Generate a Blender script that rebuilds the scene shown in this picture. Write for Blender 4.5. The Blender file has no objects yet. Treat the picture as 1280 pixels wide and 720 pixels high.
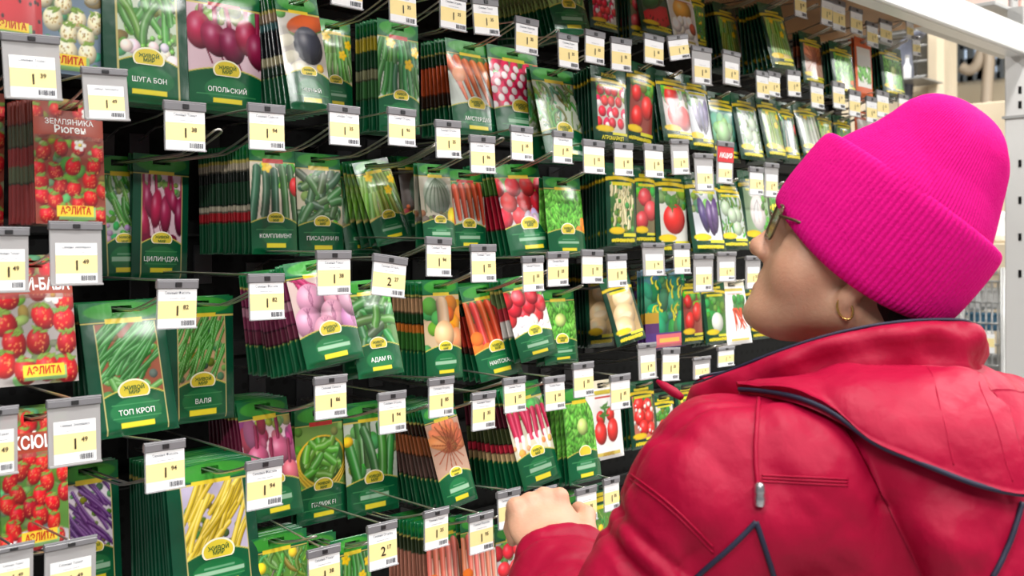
import bpy, math, random
import numpy as np
from mathutils import Vector, Matrix
from mathutils.bvhtree import BVHTree

scene = bpy.context.scene
COL = scene.collection
S2 = math.sqrt(0.5)
FPX = 1300.0                 # focal length in pixels of the 1280 px wide frame
CAM = Vector((0.0, -1.32, 1.48))
HORIZON = 310.0

# ------------------------------------------------------------------ camera geometry helpers
def P(px, py, d):
    """point seen at pixel (px, py) at depth d"""
    u = (px - 640.0) / FPX
    return Vector((d * S2 * (1 + u), CAM.y + d * S2 * (1 - u), CAM.z - (py - HORIZON) / FPX * d))

def on_plane(px, py, Y):
    """point of the plane y = Y seen at pixel (px, py)"""
    u = (px - 640.0) / FPX
    return P(px, py, (Y - CAM.y) / (S2 * (1 - u)))

def y_for(px, X):
    r = (px - 640.0) / FPX
    return X * (1 - r) / (1 + r) + CAM.y

def lin(c):
    """sRGB 0-255 -> linear"""
    c = np.asarray(c, dtype=np.float64) / 255.0
    return np.where(c <= 0.04045, c / 12.92, ((c + 0.055) / 1.055) ** 2.4)

def rgba(c):
    l = lin(c)
    return (float(l[0]), float(l[1]), float(l[2]), 1.0)

# ------------------------------------------------------------------ materials
def mat(name, color=None, rough=0.5, metal=0.0, coat=0.0, alpha=1.0, attr=False, bump=None, spec=0.5, sheen=0.0, sss=0.0,
        emit=0.0, noise=None):
    m = bpy.data.materials.new(name)
    m.use_nodes = True
    nt = m.node_tree
    b = nt.nodes['Principled BSDF']
    b.inputs['Roughness'].default_value = rough
    b.inputs['Metallic'].default_value = metal
    b.inputs['Coat Weight'].default_value = coat
    b.inputs['Coat Roughness'].default_value = 0.15
    b.inputs['Specular IOR Level'].default_value = spec
    b.inputs['Alpha'].default_value = alpha
    if sheen:
        b.inputs['Sheen Weight'].default_value = sheen
        b.inputs['Sheen Roughness'].default_value = 0.5
    if sss:
        b.inputs['Subsurface Weight'].default_value = sss
        b.inputs['Subsurface Radius'].default_value = (0.012, 0.005, 0.003)
        b.inputs['Subsurface Scale'].default_value = 0.5
    if attr:
        a = nt.nodes.new('ShaderNodeAttribute')
        a.attribute_name = 'Col'
        nt.links.new(a.outputs['Color'], b.inputs['Base Color'])
    elif color is not None:
        c = rgba(color)
        b.inputs['Base Color'].default_value = c
        if noise:
            sc, amt, col2 = noise
            tc = nt.nodes.new('ShaderNodeTexCoord')
            nz = nt.nodes.new('ShaderNodeTexNoise')
            nz.inputs['Scale'].default_value = sc
            nz.inputs['Detail'].default_value = 4
            mx = nt.nodes.new('ShaderNodeMix')
            mx.data_type = 'RGBA'
            mx.inputs[6].default_value = c
            mx.inputs[7].default_value = rgba(col2)
            mr = nt.nodes.new('ShaderNodeMapRange')
            mr.inputs[1].default_value = 0.35
            mr.inputs[2].default_value = 0.7
            mr.inputs[4].default_value = amt
            nt.links.new(tc.outputs['Object'], nz.inputs['Vector'])
            nt.links.new(nz.outputs['Fac'], mr.inputs[0])
            nt.links.new(mr.outputs[0], mx.inputs[0])
            nt.links.new(mx.outputs[2], b.inputs['Base Color'])
        if emit:
            b.inputs['Emission Color'].default_value = c
            b.inputs['Emission Strength'].default_value = emit
    if bump:
        tc = nt.nodes.new('ShaderNodeTexCoord')
        prev = None
        for (sc, dist, stretch) in bump:
            mp = nt.nodes.new('ShaderNodeMapping')
            mp.inputs['Scale'].default_value = stretch
            nz = nt.nodes.new('ShaderNodeTexNoise')
            nz.inputs['Scale'].default_value = sc
            nz.inputs['Detail'].default_value = 3
            bp = nt.nodes.new('ShaderNodeBump')
            bp.inputs['Strength'].default_value = 1.0
            bp.inputs['Distance'].default_value = dist
            nt.links.new(tc.outputs['Object'], mp.inputs['Vector'])
            nt.links.new(mp.outputs['Vector'], nz.inputs['Vector'])
            nt.links.new(nz.outputs['Fac'], bp.inputs['Height'])
            if prev is not None:
                nt.links.new(prev.outputs['Normal'], bp.inputs['Normal'])
            prev = bp
        nt.links.new(prev.outputs['Normal'], b.inputs['Normal'])
    return m

M = {}
M['film'] = mat('printed_film', attr=True, rough=0.26, coat=0.35, bump=[(38, 0.0011, (1, 1, 0.5)), (12, 0.0016, (1, 1, 1))])
M['card'] = mat('printed_paper', attr=True, rough=0.42, coat=0.1, bump=[(20, 0.0006, (1, 1, 0.6))])
M['ink'] = mat('ink', attr=True, rough=0.4)
M['wire'] = mat('chrome_wire', (200, 197, 190), rough=0.28, metal=0.9)
M['clear'] = mat('clear_plastic', (205, 206, 210), rough=0.22, alpha=0.38, spec=0.6)
M['frost'] = mat('frosted_plastic', (176, 174, 174), rough=0.35, alpha=0.8, spec=0.5)
M['clip'] = mat('grey_plastic', (118, 117, 120), rough=0.3, spec=0.6)
M['clip_dark'] = mat('dark_clip', (40, 40, 42), rough=0.35)
M['paper'] = mat('white_paper', (240, 240, 240), rough=0.7)
M['yellow'] = mat('yellow_paper', (247, 226, 158), rough=0.7)
M['red_card'] = mat('red_card', (196, 40, 48), rough=0.6)

# ------------------------------------------------------------------ objects
def obj(name, verts, faces, m=None, parent=None, cols=None, smooth=True, mats=None, midx=None):
    me = bpy.data.meshes.new(name)
    if isinstance(verts, np.ndarray):
        verts = verts.tolist()
    if isinstance(faces, np.ndarray):
        faces = faces.tolist()
    me.from_pydata(verts, [], faces)
    if cols is not None:
        a = me.color_attributes.new('Col', 'FLOAT_COLOR', 'POINT')
        c = np.ones((len(verts), 4), dtype=np.float32)
        c[:, :3] = cols
        a.data.foreach_set('color', c.ravel())
    for mm in (mats or ([m] if m else [])):
        me.materials.append(mm)
    if midx is not None:
        me.polygons.foreach_set('material_index', np.asarray(midx, dtype=np.int32))
    if smooth:
        me.polygons.foreach_set('use_smooth', np.ones(len(me.polygons), dtype=bool))
    me.update()
    o = bpy.data.objects.new(name, me)
    COL.objects.link(o)
    if parent is not None:
        o.parent = parent
    return o

def empty(name, loc=(0, 0, 0)):
    o = bpy.data.objects.new(name, None)
    o.empty_display_size = 0.02
    COL.objects.link(o)
    o.location = loc
    return o

def tag(o, label, cat, group=None, kind=None):
    o['label'] = label
    o['category'] = cat
    if group:
        o['group'] = group
    if kind:
        o['kind'] = kind
    return o

class MB:
    """collects shapes for ONE mesh"""
    def __init__(self):
        self.v, self.f, self.c, self.mi = [], [], [], []
    def add(self, verts, faces, col=(1, 1, 1), mi=0):
        b = len(self.v)
        self.v.extend([tuple(x) for x in verts])
        self.f.extend([tuple(b + i for i in q) for q in faces])
        self.c.extend([tuple(col)] * len(verts))
        self.mi.extend([mi] * len(faces))
    def box(self, lo, hi, mi=0, bev=0.0, xf=None):
        x0, y0, z0 = lo; x1, y1, z1 = hi
        if bev <= 0:
            vs = [(x0, y0, z0), (x1, y0, z0), (x1, y1, z0), (x0, y1, z0), (x0, y0, z1), (x1, y0, z1), (x1, y1, z1), (x0, y1, z1)]
            fs = [(0, 3, 2, 1), (4, 5, 6, 7), (0, 1, 5, 4), (1, 2, 6, 5), (2, 3, 7, 6), (3, 0, 4, 7)]
        else:
            b = bev
            vs, idx = [], {}
            for i in (0, 1):
                for j in (0, 1):
                    for k in (0, 1):
                        c = ((x0, x1)[i], (y0, y1)[j], (z0, z1)[k])
                        sgn = (1 - 2 * i, 1 - 2 * j, 1 - 2 * k)
                        for ax in range(3):
                            p = list(c)
                            for a2 in range(3):
                                if a2 != ax:
                                    p[a2] += sgn[a2] * b
                            idx[(i, j, k, ax)] = len(vs)
                            vs.append(tuple(p))
            fs = []
            def q(keys):
                fs.append(tuple(idx[k] for k in keys))
            for s in (0, 1):
                f1 = [(s, 0, 0, 0), (s, 1, 0, 0), (s, 1, 1, 0), (s, 0, 1, 0)]
                f2 = [(0, s, 0, 1), (0, s, 1, 1), (1, s, 1, 1), (1, s, 0, 1)]
                f3 = [(0, 0, s, 2), (1, 0, s, 2), (1, 1, s, 2), (0, 1, s, 2)]
                for f_ in (f1, f2, f3):
                    q(f_ if s else f_[::-1])
            for i in (0, 1):
                for j in (0, 1):
                    q([(i, j, 0, 0), (i, j, 0, 1), (i, j, 1, 1), (i, j, 1, 0)])
            for i in (0, 1):
                for k in (0, 1):
                    q([(i, 0, k, 0), (i, 0, k, 2), (i, 1, k, 2), (i, 1, k, 0)])
            for j in (0, 1):
                for k in (0, 1):
                    q([(0, j, k, 1), (0, j, k, 2), (1, j, k, 2), (1, j, k, 1)])
            for i in (0, 1):
                for j in (0, 1):
                    for k in (0, 1):
                        q([(i, j, k, 0), (i, j, k, 1), (i, j, k, 2)])
        if xf is not None:
            vs = [tuple(xf @ Vector(v)) for v in vs]
        self.add(vs, fs, mi=mi)
    def tube(self, pts, r, n=8, mi=0, closed=False, caps=True):
        pts = [Vector(p) for p in pts]
        m = len(pts)
        rs = r if isinstance(r, (list, tuple)) else [r] * m
        ring, prev = [], None
        for i, p in enumerate(pts):
            if closed:
                t = pts[(i + 1) % m] - pts[i - 1]
            else:
                t = pts[min(i + 1, m - 1)] - pts[max(i - 1, 0)]
            t.normalize()
            if prev is None:
                a = Vector((0, 0, 1)) if abs(t.z) < 0.9 else Vector((1, 0, 0))
                nx = (a - t * a.dot(t)).normalized()
            else:
                nx = (prev - t * prev.dot(t)).normalized()
            prev = nx
            ny = t.cross(nx)
            ring.append([p + (nx * math.cos(2 * math.pi * k / n) + ny * math.sin(2 * math.pi * k / n)) * rs[i] for k in range(n)])
        vs = [v for rr in ring for v in rr]
        fs = []
        for i in range(m if closed else m - 1):
            i2 = (i + 1) % m
            for k in range(n):
                k2 = (k + 1) % n
                fs.append((i * n + k, i * n + k2, i2 * n + k2, i2 * n + k))
        if caps and not closed:
            fs.append(tuple(range(n))[::-1])
            fs.append(tuple((m - 1) * n + k for k in range(n)))
        self.add(vs, fs, mi=mi)
    def build(self, name, m=None, parent=None, smooth=False, mats=None, usecol=False):
        return obj(name, self.v, self.f, m, parent, cols=(np.array(self.c) if usecol else None), smooth=smooth, mats=mats,
                   midx=self.mi if mats else None)

_txt = {}
def text2d(body, bold=0.0):
    """lettering as flat mesh, 1 unit font size: (verts Nx2 centred in x, faces, width)"""
    k = (body, bold)
    if k not in _txt:
        c = bpy.data.curves.new('t', 'FONT')
        c.body = body
        c.size = 1.0
        c.resolution_u = 2
        c.offset = bold
        o = bpy.data.objects.new('t', c)
        COL.objects.link(o)
        dg = bpy.context.evaluated_depsgraph_get()
        me = bpy.data.meshes.new_from_object(o.evaluated_get(dg))
        v = np.array([(q.co.x, q.co.y) for q in me.vertices]).reshape(-1, 2)
        f = [tuple(p.vertices) for p in me.polygons]
        # make the faces look along -y (front) once x,y -> x,z
        w = (v[:, 0].max() - v[:, 0].min()) if len(v) else 0.0
        if len(v):
            v[:, 0] -= (v[:, 0].max() + v[:, 0].min()) / 2
        bpy.data.objects.remove(o)
        bpy.data.meshes.remove(me)
        bpy.data.curves.remove(c)
        _txt[k] = (v, f, w)
    return _txt[k]
# ------------------------------------------------------------------ printed artwork (drawn point by point on the packet's own mesh)
class Canvas:
    def __init__(self, W, H, cell):
        self.nx = max(8, int(round(W / cell))); self.ny = max(10, int(round(H / cell)))
        xs = np.linspace(0, W, self.nx + 1) * 1000; ys = np.linspace(0, H, self.ny + 1) * 1000
        self.X, self.Y = np.meshgrid(xs, ys)          # mm
        self.W, self.H = W * 1000, H * 1000
        self.dx, self.dy = xs[1] - xs[0], ys[1] - ys[0]
        self.aa = max(self.dx, self.dy) * 0.75
        self.rgb = np.zeros((self.ny + 1, self.nx + 1, 3))
        self.clip = None
    def region(self, u0, v0, u1, v1):
        self.clip = (u0 * self.W, v0 * self.H, u1 * self.W, v1 * self.H)
        self.cw, self.ch = self.clip[2] - self.clip[0], self.clip[3] - self.clip[1]
    def _sl(self, x0, y0, x1, y1):
        if self.clip is not None:
            x0, y0, x1, y1 = max(x0, self.clip[0]), max(y0, self.clip[1]), min(x1, self.clip[2]), min(y1, self.clip[3])
        i0, i1 = int(math.ceil(x0 / self.dx - 1e-6)), int(math.floor(x1 / self.dx + 1e-6)) + 1
        j0, j1 = int(math.ceil(y0 / self.dy - 1e-6)), int(math.floor(y1 / self.dy + 1e-6)) + 1
        i0, j0 = max(i0, 0), max(j0, 0)
        i1, j1 = min(i1, self.nx + 1), min(j1, self.ny + 1)
        if i1 <= i0 or j1 <= j0:
            return None
        return slice(j0, j1), slice(i0, i1)
    def put(self, sl, a, col):
        t = self.rgb[sl]
        a = np.clip(a, 0, 1)[..., None]
        t[...] = t * (1 - a) + np.asarray(col, dtype=float) * a
    def rect(self, u0, v0, u1, v1, col, a=1.0):
        sl = self._sl(u0 * self.W, v0 * self.H, u1 * self.W, v1 * self.H)
        if sl: self.put(sl, np.full(self.X[sl].shape, a), col)
    def ell(self, cx, cy, rx, ry, col, ang=0.0, shade=0.35, hl=0.0, a=1.0):
        R = max(rx, ry) + self.aa
        sl = self._sl(cx - R, cy - R, cx + R, cy + R)
        if not sl: return
        x, y = self.X[sl] - cx, self.Y[sl] - cy
        c, s = math.cos(ang), math.sin(ang)
        p, q = (x * c + y * s) / rx, (-x * s + y * c) / ry
        d = np.sqrt(p * p + q * q)
        cov = np.clip((1 - d) * min(rx, ry) / self.aa + 0.5, 0, 1) * a
        l = 1 + shade * ((-x * 0.45 + y * 0.7) / max(rx, ry)) - shade * 0.9 * np.clip(d, 0, 1) ** 2 + shade * 0.35
        cc = np.asarray(col, dtype=float) * np.clip(l, 0.25, 1.5)[..., None]
        if hl:
            h = np.exp(-(((x + rx * 0.3) / (rx * 0.28)) ** 2 + ((y - ry * 0.35) / (ry * 0.3)) ** 2)) * hl
            cc = cc + (255 - cc) * np.clip(h, 0, 1)[..., None]
        self.put(sl, cov, np.clip(cc, 0, 255))
    def cap(self, x0, y0, x1, y1, r0, col, r1=None, bend=0.0, shade=0.45, hl=0.15, a=1.0):
        """a rounded stick; bend = sideways bow in mm"""
        r1 = r0 if r1 is None else r1
        L = math.hypot(x1 - x0, y1 - y0) + 1e-6
        R = max(r0, r1) + abs(bend) + self.aa
        sl = self._sl(min(x0, x1) - R, min(y0, y1) - R, max(x0, x1) + R, max(y0, y1) + R)
        if not sl: return
        tx, ty = (x1 - x0) / L, (y1 - y0) / L
        x, y = self.X[sl] - x0, self.Y[sl] - y0
        t = np.clip((x * tx + y * ty) / L, 0, 1)
        off = bend * 4 * t * (1 - t)
        px, py = t * L * tx - off * ty, t * L * ty + off * tx
        ex, ey = x - px, y - py
        r = r0 + (r1 - r0) * t
        d = np.sqrt(ex * ex + ey * ey)
        cov = np.clip((r - d) / self.aa + 0.5, 0, 1) * a
        n = (-ex * ty + ey * tx) / np.maximum(r, 0.1)
        sg = 1 if tx >= 0 else -1
        l = 1 - shade * np.clip(n, -1, 1) ** 2 * 0.8 + shade * 0.3 * n * sg
        cc = np.asarray(col, dtype=float) * np.clip(l, 0.2, 1.4)[..., None]
        h = np.exp(-((n - 0.35 * sg) / 0.25) ** 2) * hl
        cc = cc + (255 - cc) * h[..., None]
        self.put(sl, cov, np.clip(cc, 0, 255))
    def speck(self, rng, n, col, r0, r1, box, jit=25, shade=0.3, stretch=1.0, ang=None):
        x0, y0, x1, y1 = box
        for _ in range(n):
            r = rng.uniform(r0, r1)
            c = [min(255, max(0, k + rng.uniform(-jit, jit))) for k in col]
            self.ell(rng.uniform(x0, x1), rng.uniform(y0, y1), r * stretch, r, c, rng.uniform(0, 3.14) if ang is None else ang + rng.uniform(-.4, .4), shade)

def art(cv, kind, rng):
    """the picture, drawn inside cv.clip"""
    x0, y0, x1, y1 = cv.clip
    w, h = x1 - x0, y1 - y0
    B = cv.clip
    def bg(c):
        cv.rect(x0 / cv.W, y0 / cv.H, x1 / cv.W, y1 / cv.H, c)
    X = lambda t: x0 + t * w
    Y = lambda t: y0 + t * h
    U = rng.uniform
    if kind in ('straw', 'straw_big', 'straw_leaf', 'wstraw'):
        white = kind == 'wstraw'
        bg((120, 140, 160) if white else (150, 70, 55) if kind == 'straw' else (175, 168, 165) if kind == 'straw_big' else (90, 140, 60))
        cv.speck(rng, 60, (95, 135, 100) if white else (120, 150, 80), w * .03, w * .08, B, 40, stretch=1.6)
        if kind == 'straw_leaf':
            cv.ell(X(.5), Y(.0), w * .7, h * .16, (225, 222, 228))
            cv.ell(X(.9), Y(.75), w * .3, h * .3, (120, 175, 60))
        R = w * {'straw': .12, 'straw_big': .165, 'straw_leaf': .125}.get(kind, .135)
        pts = []
        for _ in range(400):
            p = (U(x0 + R * .2, x1 - R * .2), U(y0 + R, y1 - R))
            if all((p[0] - q[0]) ** 2 + (p[1] - q[1]) ** 2 > (R * 1.55) ** 2 for q in pts):
                pts.append(p)
        pts.sort(key=lambda p: -p[1])
        for (cx, cy) in pts:
            ang = U(-.5, .5)
            col = (238, 228, 190) if white else (200 + U(-25, 25), 24 + U(-12, 14), 34)
            cv.ell(cx, cy, R * U(.8, .95), R * (U(1.0, 1.2) if kind != 'straw_leaf' else U(1.25, 1.4)), col, ang, .4, .25)
            for k in range(14):
                cv.ell(cx + U(-.6, .6) * R, cy + U(-.8, .5) * R, R * .07, R * .09, (170, 130, 60) if white else (235, 160, 90), 0, 0, a=.8)
            for k in range(5):
                cv.ell(cx + U(-.5, .5) * R, cy + R * U(.75, 1.05), R * .34, R * .12, (130, 165, 70), U(-.9, .9), .2)
        for k in range(2 if kind != 'wstraw' else 1):
            fx, fy = X(U(.1, .9)), Y(U(.55, .92) if kind != 'wstraw' else .05)
            for q in range(5):
                cv.ell(fx + math.cos(q * 1.257) * R * .45, fy + math.sin(q * 1.257) * R * .45, R * .33, R * .28, (248, 246, 240), q * 1.257, .05)
            cv.ell(fx, fy, R * .22, R * .22, (235, 200, 60))
    elif kind in ('watermelon', 'melon_red'):
        bg((60, 90, 70))
        cv.ell(X(.5), Y(.25), w * .8, h * .35, (205, 40, 50), .3, .2)
        cv.ell(X(.45), Y(.8), w * .45, h * .25, (40, 95, 55), .4, .4, .3)
        for k in range(12): cv.ell(X(U(0, 1)), Y(U(.05, .45)), w * .02, w * .03, (40, 25, 25))
    elif kind in ('pea', 'pea_lilac'):
        bg((198, 214, 190) if kind == 'pea' else (190, 205, 190))
        cv.speck(rng, 40, (90, 150, 80), w * .04, w * .1, B, 40, stretch=1.5)
        for k in range(12):
            a = U(.9, 2.3) if kind == 'pea' else U(1.7, 2.2)
            cx, cy, L = X(U(.1, .95)), Y(U(.4, .95)), w * U(.3, .42)
            cv.cap(cx - math.cos(a) * L, cy - math.sin(a) * L, cx + math.cos(a) * L, cy + math.sin(a) * L, w * .07, (85 + U(-20, 20), 165 + U(-25, 15), 60), bend=w * U(-.08, .12), hl=.4)
        for k in range(14): cv.ell(X(U(.4, 1)), Y(U(.1, .4)), w * .045, w * .045, (110, 180, 70), 0, .5, .4)
        cv.speck(rng, 10, (235, 225, 225) if kind == 'pea' else (190, 160, 190), w * .06, w * .13, (x0, y0, x1, Y(.3)), 15)
    elif kind in ('beet', 'beet_long', 'beet_round'):
        bg((225, 195, 205))
        cv.speck(rng, 14, (120, 160, 80), w * .05, w * .12, (x0, Y(.75), x1, y1), 30)
        if kind == 'beet_round':
            cv.speck(rng, 20, (150, 60, 90), w * .05, w * .14, (x0, Y(.5), x1, y1), 30, stretch=2.0, ang=1.5)
            for (a, b, r) in ((.25, .42, .2), (.68, .5, .22), (.5, .2, .2), (.85, .15, .18)):
                cv.ell(X(a), Y(b), w * r, w * r * 1.15, (190 + U(-20, 20), 85 + U(-10, 15), 115), U(-.4, .4), .4, .35)
                cv.cap(X(a), Y(b) + w * r, X(a) + w * .03, Y(b) + w * .55, w * .035, (140, 35, 70))
        else:
            n = 5 if kind == 'beet' else 6
            for k in range(n):
                a = (.15, .35, .58, .8, .95, .05)[k]
                b = (.62, .52, .45, .6, .42, .3)[k]
                t = U(-.5, .3)
                cv.cap(X(a), Y(b), X(a + U(-.1, .12)), Y(1.02), w * .035, (165, 30, 75))
                cv.cap(X(a), Y(b), X(a + .16), Y(b - .45), w * .01, (120, 20, 50))
                t = U(-.1, .55)
                cv.ell(X(a), Y(b), w * (.17 if kind == 'beet' else .14), h * .27, (145 + U(-25, 25), 26, 66), t, .45, .45)
            if kind == 'beet_long':
                for a in (.12, .4, .75): cv.ell(X(a), Y(.1), w * .13, w * .11, (115, 15, 50), 0, .15)
    elif kind in ('bean', 'bean_thin', 'bean_yellow', 'bean_purple', 'bean_white'):
        col = {'bean': (70, 150, 70), 'bean_thin': (75, 155, 60), 'bean_yellow': (238, 205, 60), 'bean_purple': (105, 55, 135), 'bean_white': (225, 215, 160)}[kind]
        bg({'bean': (150, 85, 60), 'bean_thin': (185, 150, 110), 'bean_yellow': (190, 180, 205), 'bean_purple': (225, 215, 225), 'bean_white': (60, 105, 55)}[kind])
        cv.speck(rng, 30, (90, 120, 60), w * .04, w * .09, B, 40)
        for k in range(38):
            cx, cy = X(U(.05, .95)), Y(U(.35, .95) if kind == 'bean' else U(.15, .95))
            a = {'bean': .75, 'bean_thin': 1.15, 'bean_yellow': 1.0, 'bean_purple': -.9, 'bean_white': 1.5}[kind] + U(-.18, .18)
            L = w * {'bean_white': .14}.get(kind, .4)
            jt = U(-26, 22)
            c = [max(0, min(255, q + jt)) for q in col]
            cv.cap(cx - math.cos(a) * L, cy - math.sin(a) * L, cx + math.cos(a) * L, cy + math.sin(a) * L, w * {'bean': .04, 'bean_thin': .03, 'bean_white': .055}.get(kind, .042), c, bend=w * U(-.05, .06), hl=.35)
        if kind == 'bean':
            for k in range(7): cv.cap(X(U(.0, .9)), Y(U(.05, .25)), X(U(.1, 1)), Y(U(.1, .3)), w * .05, (110, 180, 90), hl=.3)
        if kind == 'bean_white': cv.speck(rng, 14, (90, 150, 60), w * .05, w * .1, B, 30)
    elif kind in ('cuke', 'cuke_small', 'cuke_lime', 'cuke_dark', 'zucchini', 'zucchini_pale'):
        dark = {'cuke': (70, 150, 70), 'cuke_small': (105, 165, 70), 'cuke_lime': (135, 175, 65), 'cuke_dark': (60, 110, 50), 'zucchini': (55, 105, 70), 'zucchini_pale': (175, 190, 150)}[kind]
        bg({'cuke': (205, 215, 200), 'cuke_small': (215, 205, 175), 'cuke_lime': (190, 170, 90), 'cuke_dark': (120, 120, 60), 'zucchini': (222, 210, 190), 'zucchini_pale': (120, 130, 100)}[kind])
        cv.speck(rng, 16, (95, 160, 80), w * .06, w * .14, (x0, Y(.6), x1, y1), 30)
        n = 9 if not kind.startswith('zuc') else 5
        for row in ((0.72, .5), (.34, .45)) if not kind.startswith('zuc') else ((.5, .8),):
            for k in range(n):
                t = (k + .5) / n
                lean = (t - .5) * .35
                c = [max(0, min(255, q + U(-18, 18))) for q in dark]
                L = h * row[1] * .5 * U(.85, 1.1)
                cv.cap(X(t) - lean * w * .3, Y(row[0]) + L, X(t) + lean * w * .5, Y(row[0]) - L, w * (.062 if n > 6 else .085), c, bend=w * U(-.03, .03), hl=.35)
        for (a, b) in ((.3, .93), (.72, .6), (.9, .82)) if not kind.startswith('zuc') else ((.35, .93),):
            for q in range(5):
                cv.ell(X(a) + math.cos(q * 1.257) * w * .06, Y(b) + math.sin(q * 1.257) * w * .06, w * .06, w * .045, (248, 205, 30), q * 1.257, .1)
        if kind == 'zucchini': cv.ell(X(.98), Y(.62), w * .14, h * .16, (205, 40, 45), 0, .4, .3)
        if kind == 'cuke_lime': cv.ell(X(.5), Y(0), w * .6, h * .12, (215, 190, 120))
    elif kind in ('gherkin', 'gherkin_pile', 'gherkin_pail', 'cuke_group'):
        bg({'gherkin': (205, 195, 170), 'gherkin_pile': (95, 140, 80), 'gherkin_pail': (110, 150, 70), 'cuke_group': (190, 200, 185)}[kind])
        cv.speck(rng, 22, (100, 160, 70), w * .06, w * .12, B, 35)
        if kind == 'gherkin_pail':
            cv.ell(X(.5), Y(.42), w * .5, w * .46, (228, 186, 48), 0, .3)
            cv.ell(X(.5), Y(.47), w * .43, w * .38, (60, 105, 40), 0, .2)
        for k in range(30 if kind != 'cuke_group' else 12):
            if kind == 'gherkin_pail':
                aa_, rr_ = U(0, 6.28), w * .33 * U(0, 1) ** .5; cx, cy = X(.5) + rr_ * math.cos(aa_), Y(.47) + rr_ * .85 * math.sin(aa_)
            else:
                cx, cy = X(U(.08, .92)), Y(U(.12, .9))
            a = U(0, 3.14) if kind != 'cuke_group' else U(1.2, 1.9)
            L = w * (.09 if kind == 'gherkin_pail' else .13 if kind != 'cuke_group' else .3)
            c = (62 + U(-20, 25), 135 + U(-25, 25), 62 + U(-15, 15)) if kind != 'gherkin' else (82 + U(-15, 15), 125 + U(-20, 20), 80)
            if kind == 'gherkin_pail': c = (95 + U(-20, 20), 170 + U(-20, 20), 55)
            cv.cap(cx - math.cos(a) * L, cy - math.sin(a) * L, cx + math.cos(a) * L, cy + math.sin(a) * L, w * (.085 if kind != 'gherkin_pail' else .07), c, bend=w * U(-.02, .02), hl=.4)
        if kind == 'gherkin_pail':
            [cv.cap(X(.03), Y(.4 - t), X(.97), Y(.4 - t), w * .022, (244, 208, 66), bend=-w * .36) for t in (.0, .06, .13)]
        if kind == 'cuke_group': cv.ell(X(.05), Y(.72), w * .1, w * .08, (245, 200, 40))
    elif kind in ('carrot', 'carrot_row', 'carrot_short', 'carrot_pink'):
        col = {'carrot': (242, 112, 35), 'carrot_row': (238, 85, 40), 'carrot_short': (245, 84, 52), 'carrot_pink': (240, 130, 105)}[kind]
        bg({'carrot': (205, 215, 205), 'carrot_row': (200, 205, 190), 'carrot_short': (200, 60, 40), 'carrot_pink': (225, 190, 170)}[kind])
        cv.speck(rng, 40, (60, 130, 60), w * .04, w * .1, (x0, Y(.75), x1, y1), 30, stretch=1.8, ang=1.5)
        n = 6
        for k in range(n):
            t = (k + .5) / n
            lean = {'carrot': .22, 'carrot_row': .02, 'carrot_short': .0, 'carrot_pink': -.05}[kind]
            c = [max(0, min(255, q + U(-15, 15))) for q in col]
            cv.cap(X(t - .06), Y(.88 + U(-.06, .05)), X(t + lean), Y(.12 + U(-.05, .1)), w * .085, c, r1=w * (.03 if kind == 'carrot' else .055), hl=.3)
        if kind == 'carrot': cv.ell(X(.2), Y(.62), w * .13, w * .12, (238, 150, 90), 0, .1)
        if kind in ('carrot_short', 'carrot_pink'):
            for (a, b) in ((.1, .1), (.3, .06), (.12, .3), (.6, .05)): cv.ell(X(a), Y(b), w * .13, w * .12, (245, 120, 45), 0, .25)
    elif kind in ('radish', 'radish_red', 'radish_pink', 'radish_long', 'berry'):
        bg({'radish': (190, 40, 75), 'radish_red': (205, 195, 200), 'radish_pink': (235, 228, 225), 'radish_long': (205, 200, 175), 'berry': (210, 205, 195)}[kind])
        cv.speck(rng, 26, (110, 165, 80), w * .05, w * .1, (x0, Y(.7), x1, y1), 35, stretch=1.6)
        if kind == 'radish_red': cv.ell(X(.1), Y(.85), w * .2, h * .12, (130, 180, 80))
        rows = {'radish': 6, 'radish_red': 3, 'radish_pink': 3, 'radish_long': 1, 'berry': 4}[kind]
        if kind == 'radish_long':
            for k in range(7):
                t = (k + .5) / 7
                cv.cap(X(t), Y(.8), X(t + U(-.05, .1)), Y(.35), w * .07, (215, 45, 85), r1=w * .055, hl=.25)
                cv.cap(X(t + .03), Y(.38), X(t + U(-.1, .15)), Y(.05), w * .045, (245, 240, 235), r1=w * .008, shade=.15)
            cv.speck(rng, 12, (225, 150, 90), w * .04, w * .08, (x0, y0, x1, Y(.25)), 25)
        else:
            r = w * {'radish': .1, 'radish_red': .16, 'radish_pink': .17, 'berry': .13}[kind]
            for j in range(rows):
                for i in range(int(1 / (2 * r / w)) + 1):
                    cx, cy = X((i + .5 * (j % 2)) * 2 * r / w + U(-.03, .03)), Y(.08 + (.9 if kind != 'radish_pink' else .6) * (j + .5) / rows + (.25 if kind == 'radish_pink' else 0))
                    if kind == 'radish' or kind == 'berry' and U(0, 1) > .7:
                        cv.ell(cx, cy, r * .75, r * 1.05, (225, 40, 90), -.6, .3)
                        cv.ell(cx + r * .25, cy - r * .45, r * .55, r * .55, (248, 238, 238), -.6, .1)
                    else:
                        cv.ell(cx, cy, r, r, (222 + U(-15, 15), 38 + U(-10, 25), 60), 0, .4, .35)
            if kind == 'radish_pink': cv.speck(rng, 20, (245, 240, 238), w * .05, w * .12, (x0, y0, x1, Y(.35)), 8)
            if kind == 'radish_red': cv.speck(rng, 16, (200, 175, 195), w * .05, w * .1, (X(.4), y0, x1, Y(.25)), 25, stretch=2)
    elif kind in ('dill', 'herb', 'greens', 'grey_greens'):
        bg({'dill': (190, 200, 180), 'herb': (160, 190, 110), 'greens': (90, 140, 60), 'grey_greens': (200, 210, 205)}[kind])
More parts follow.
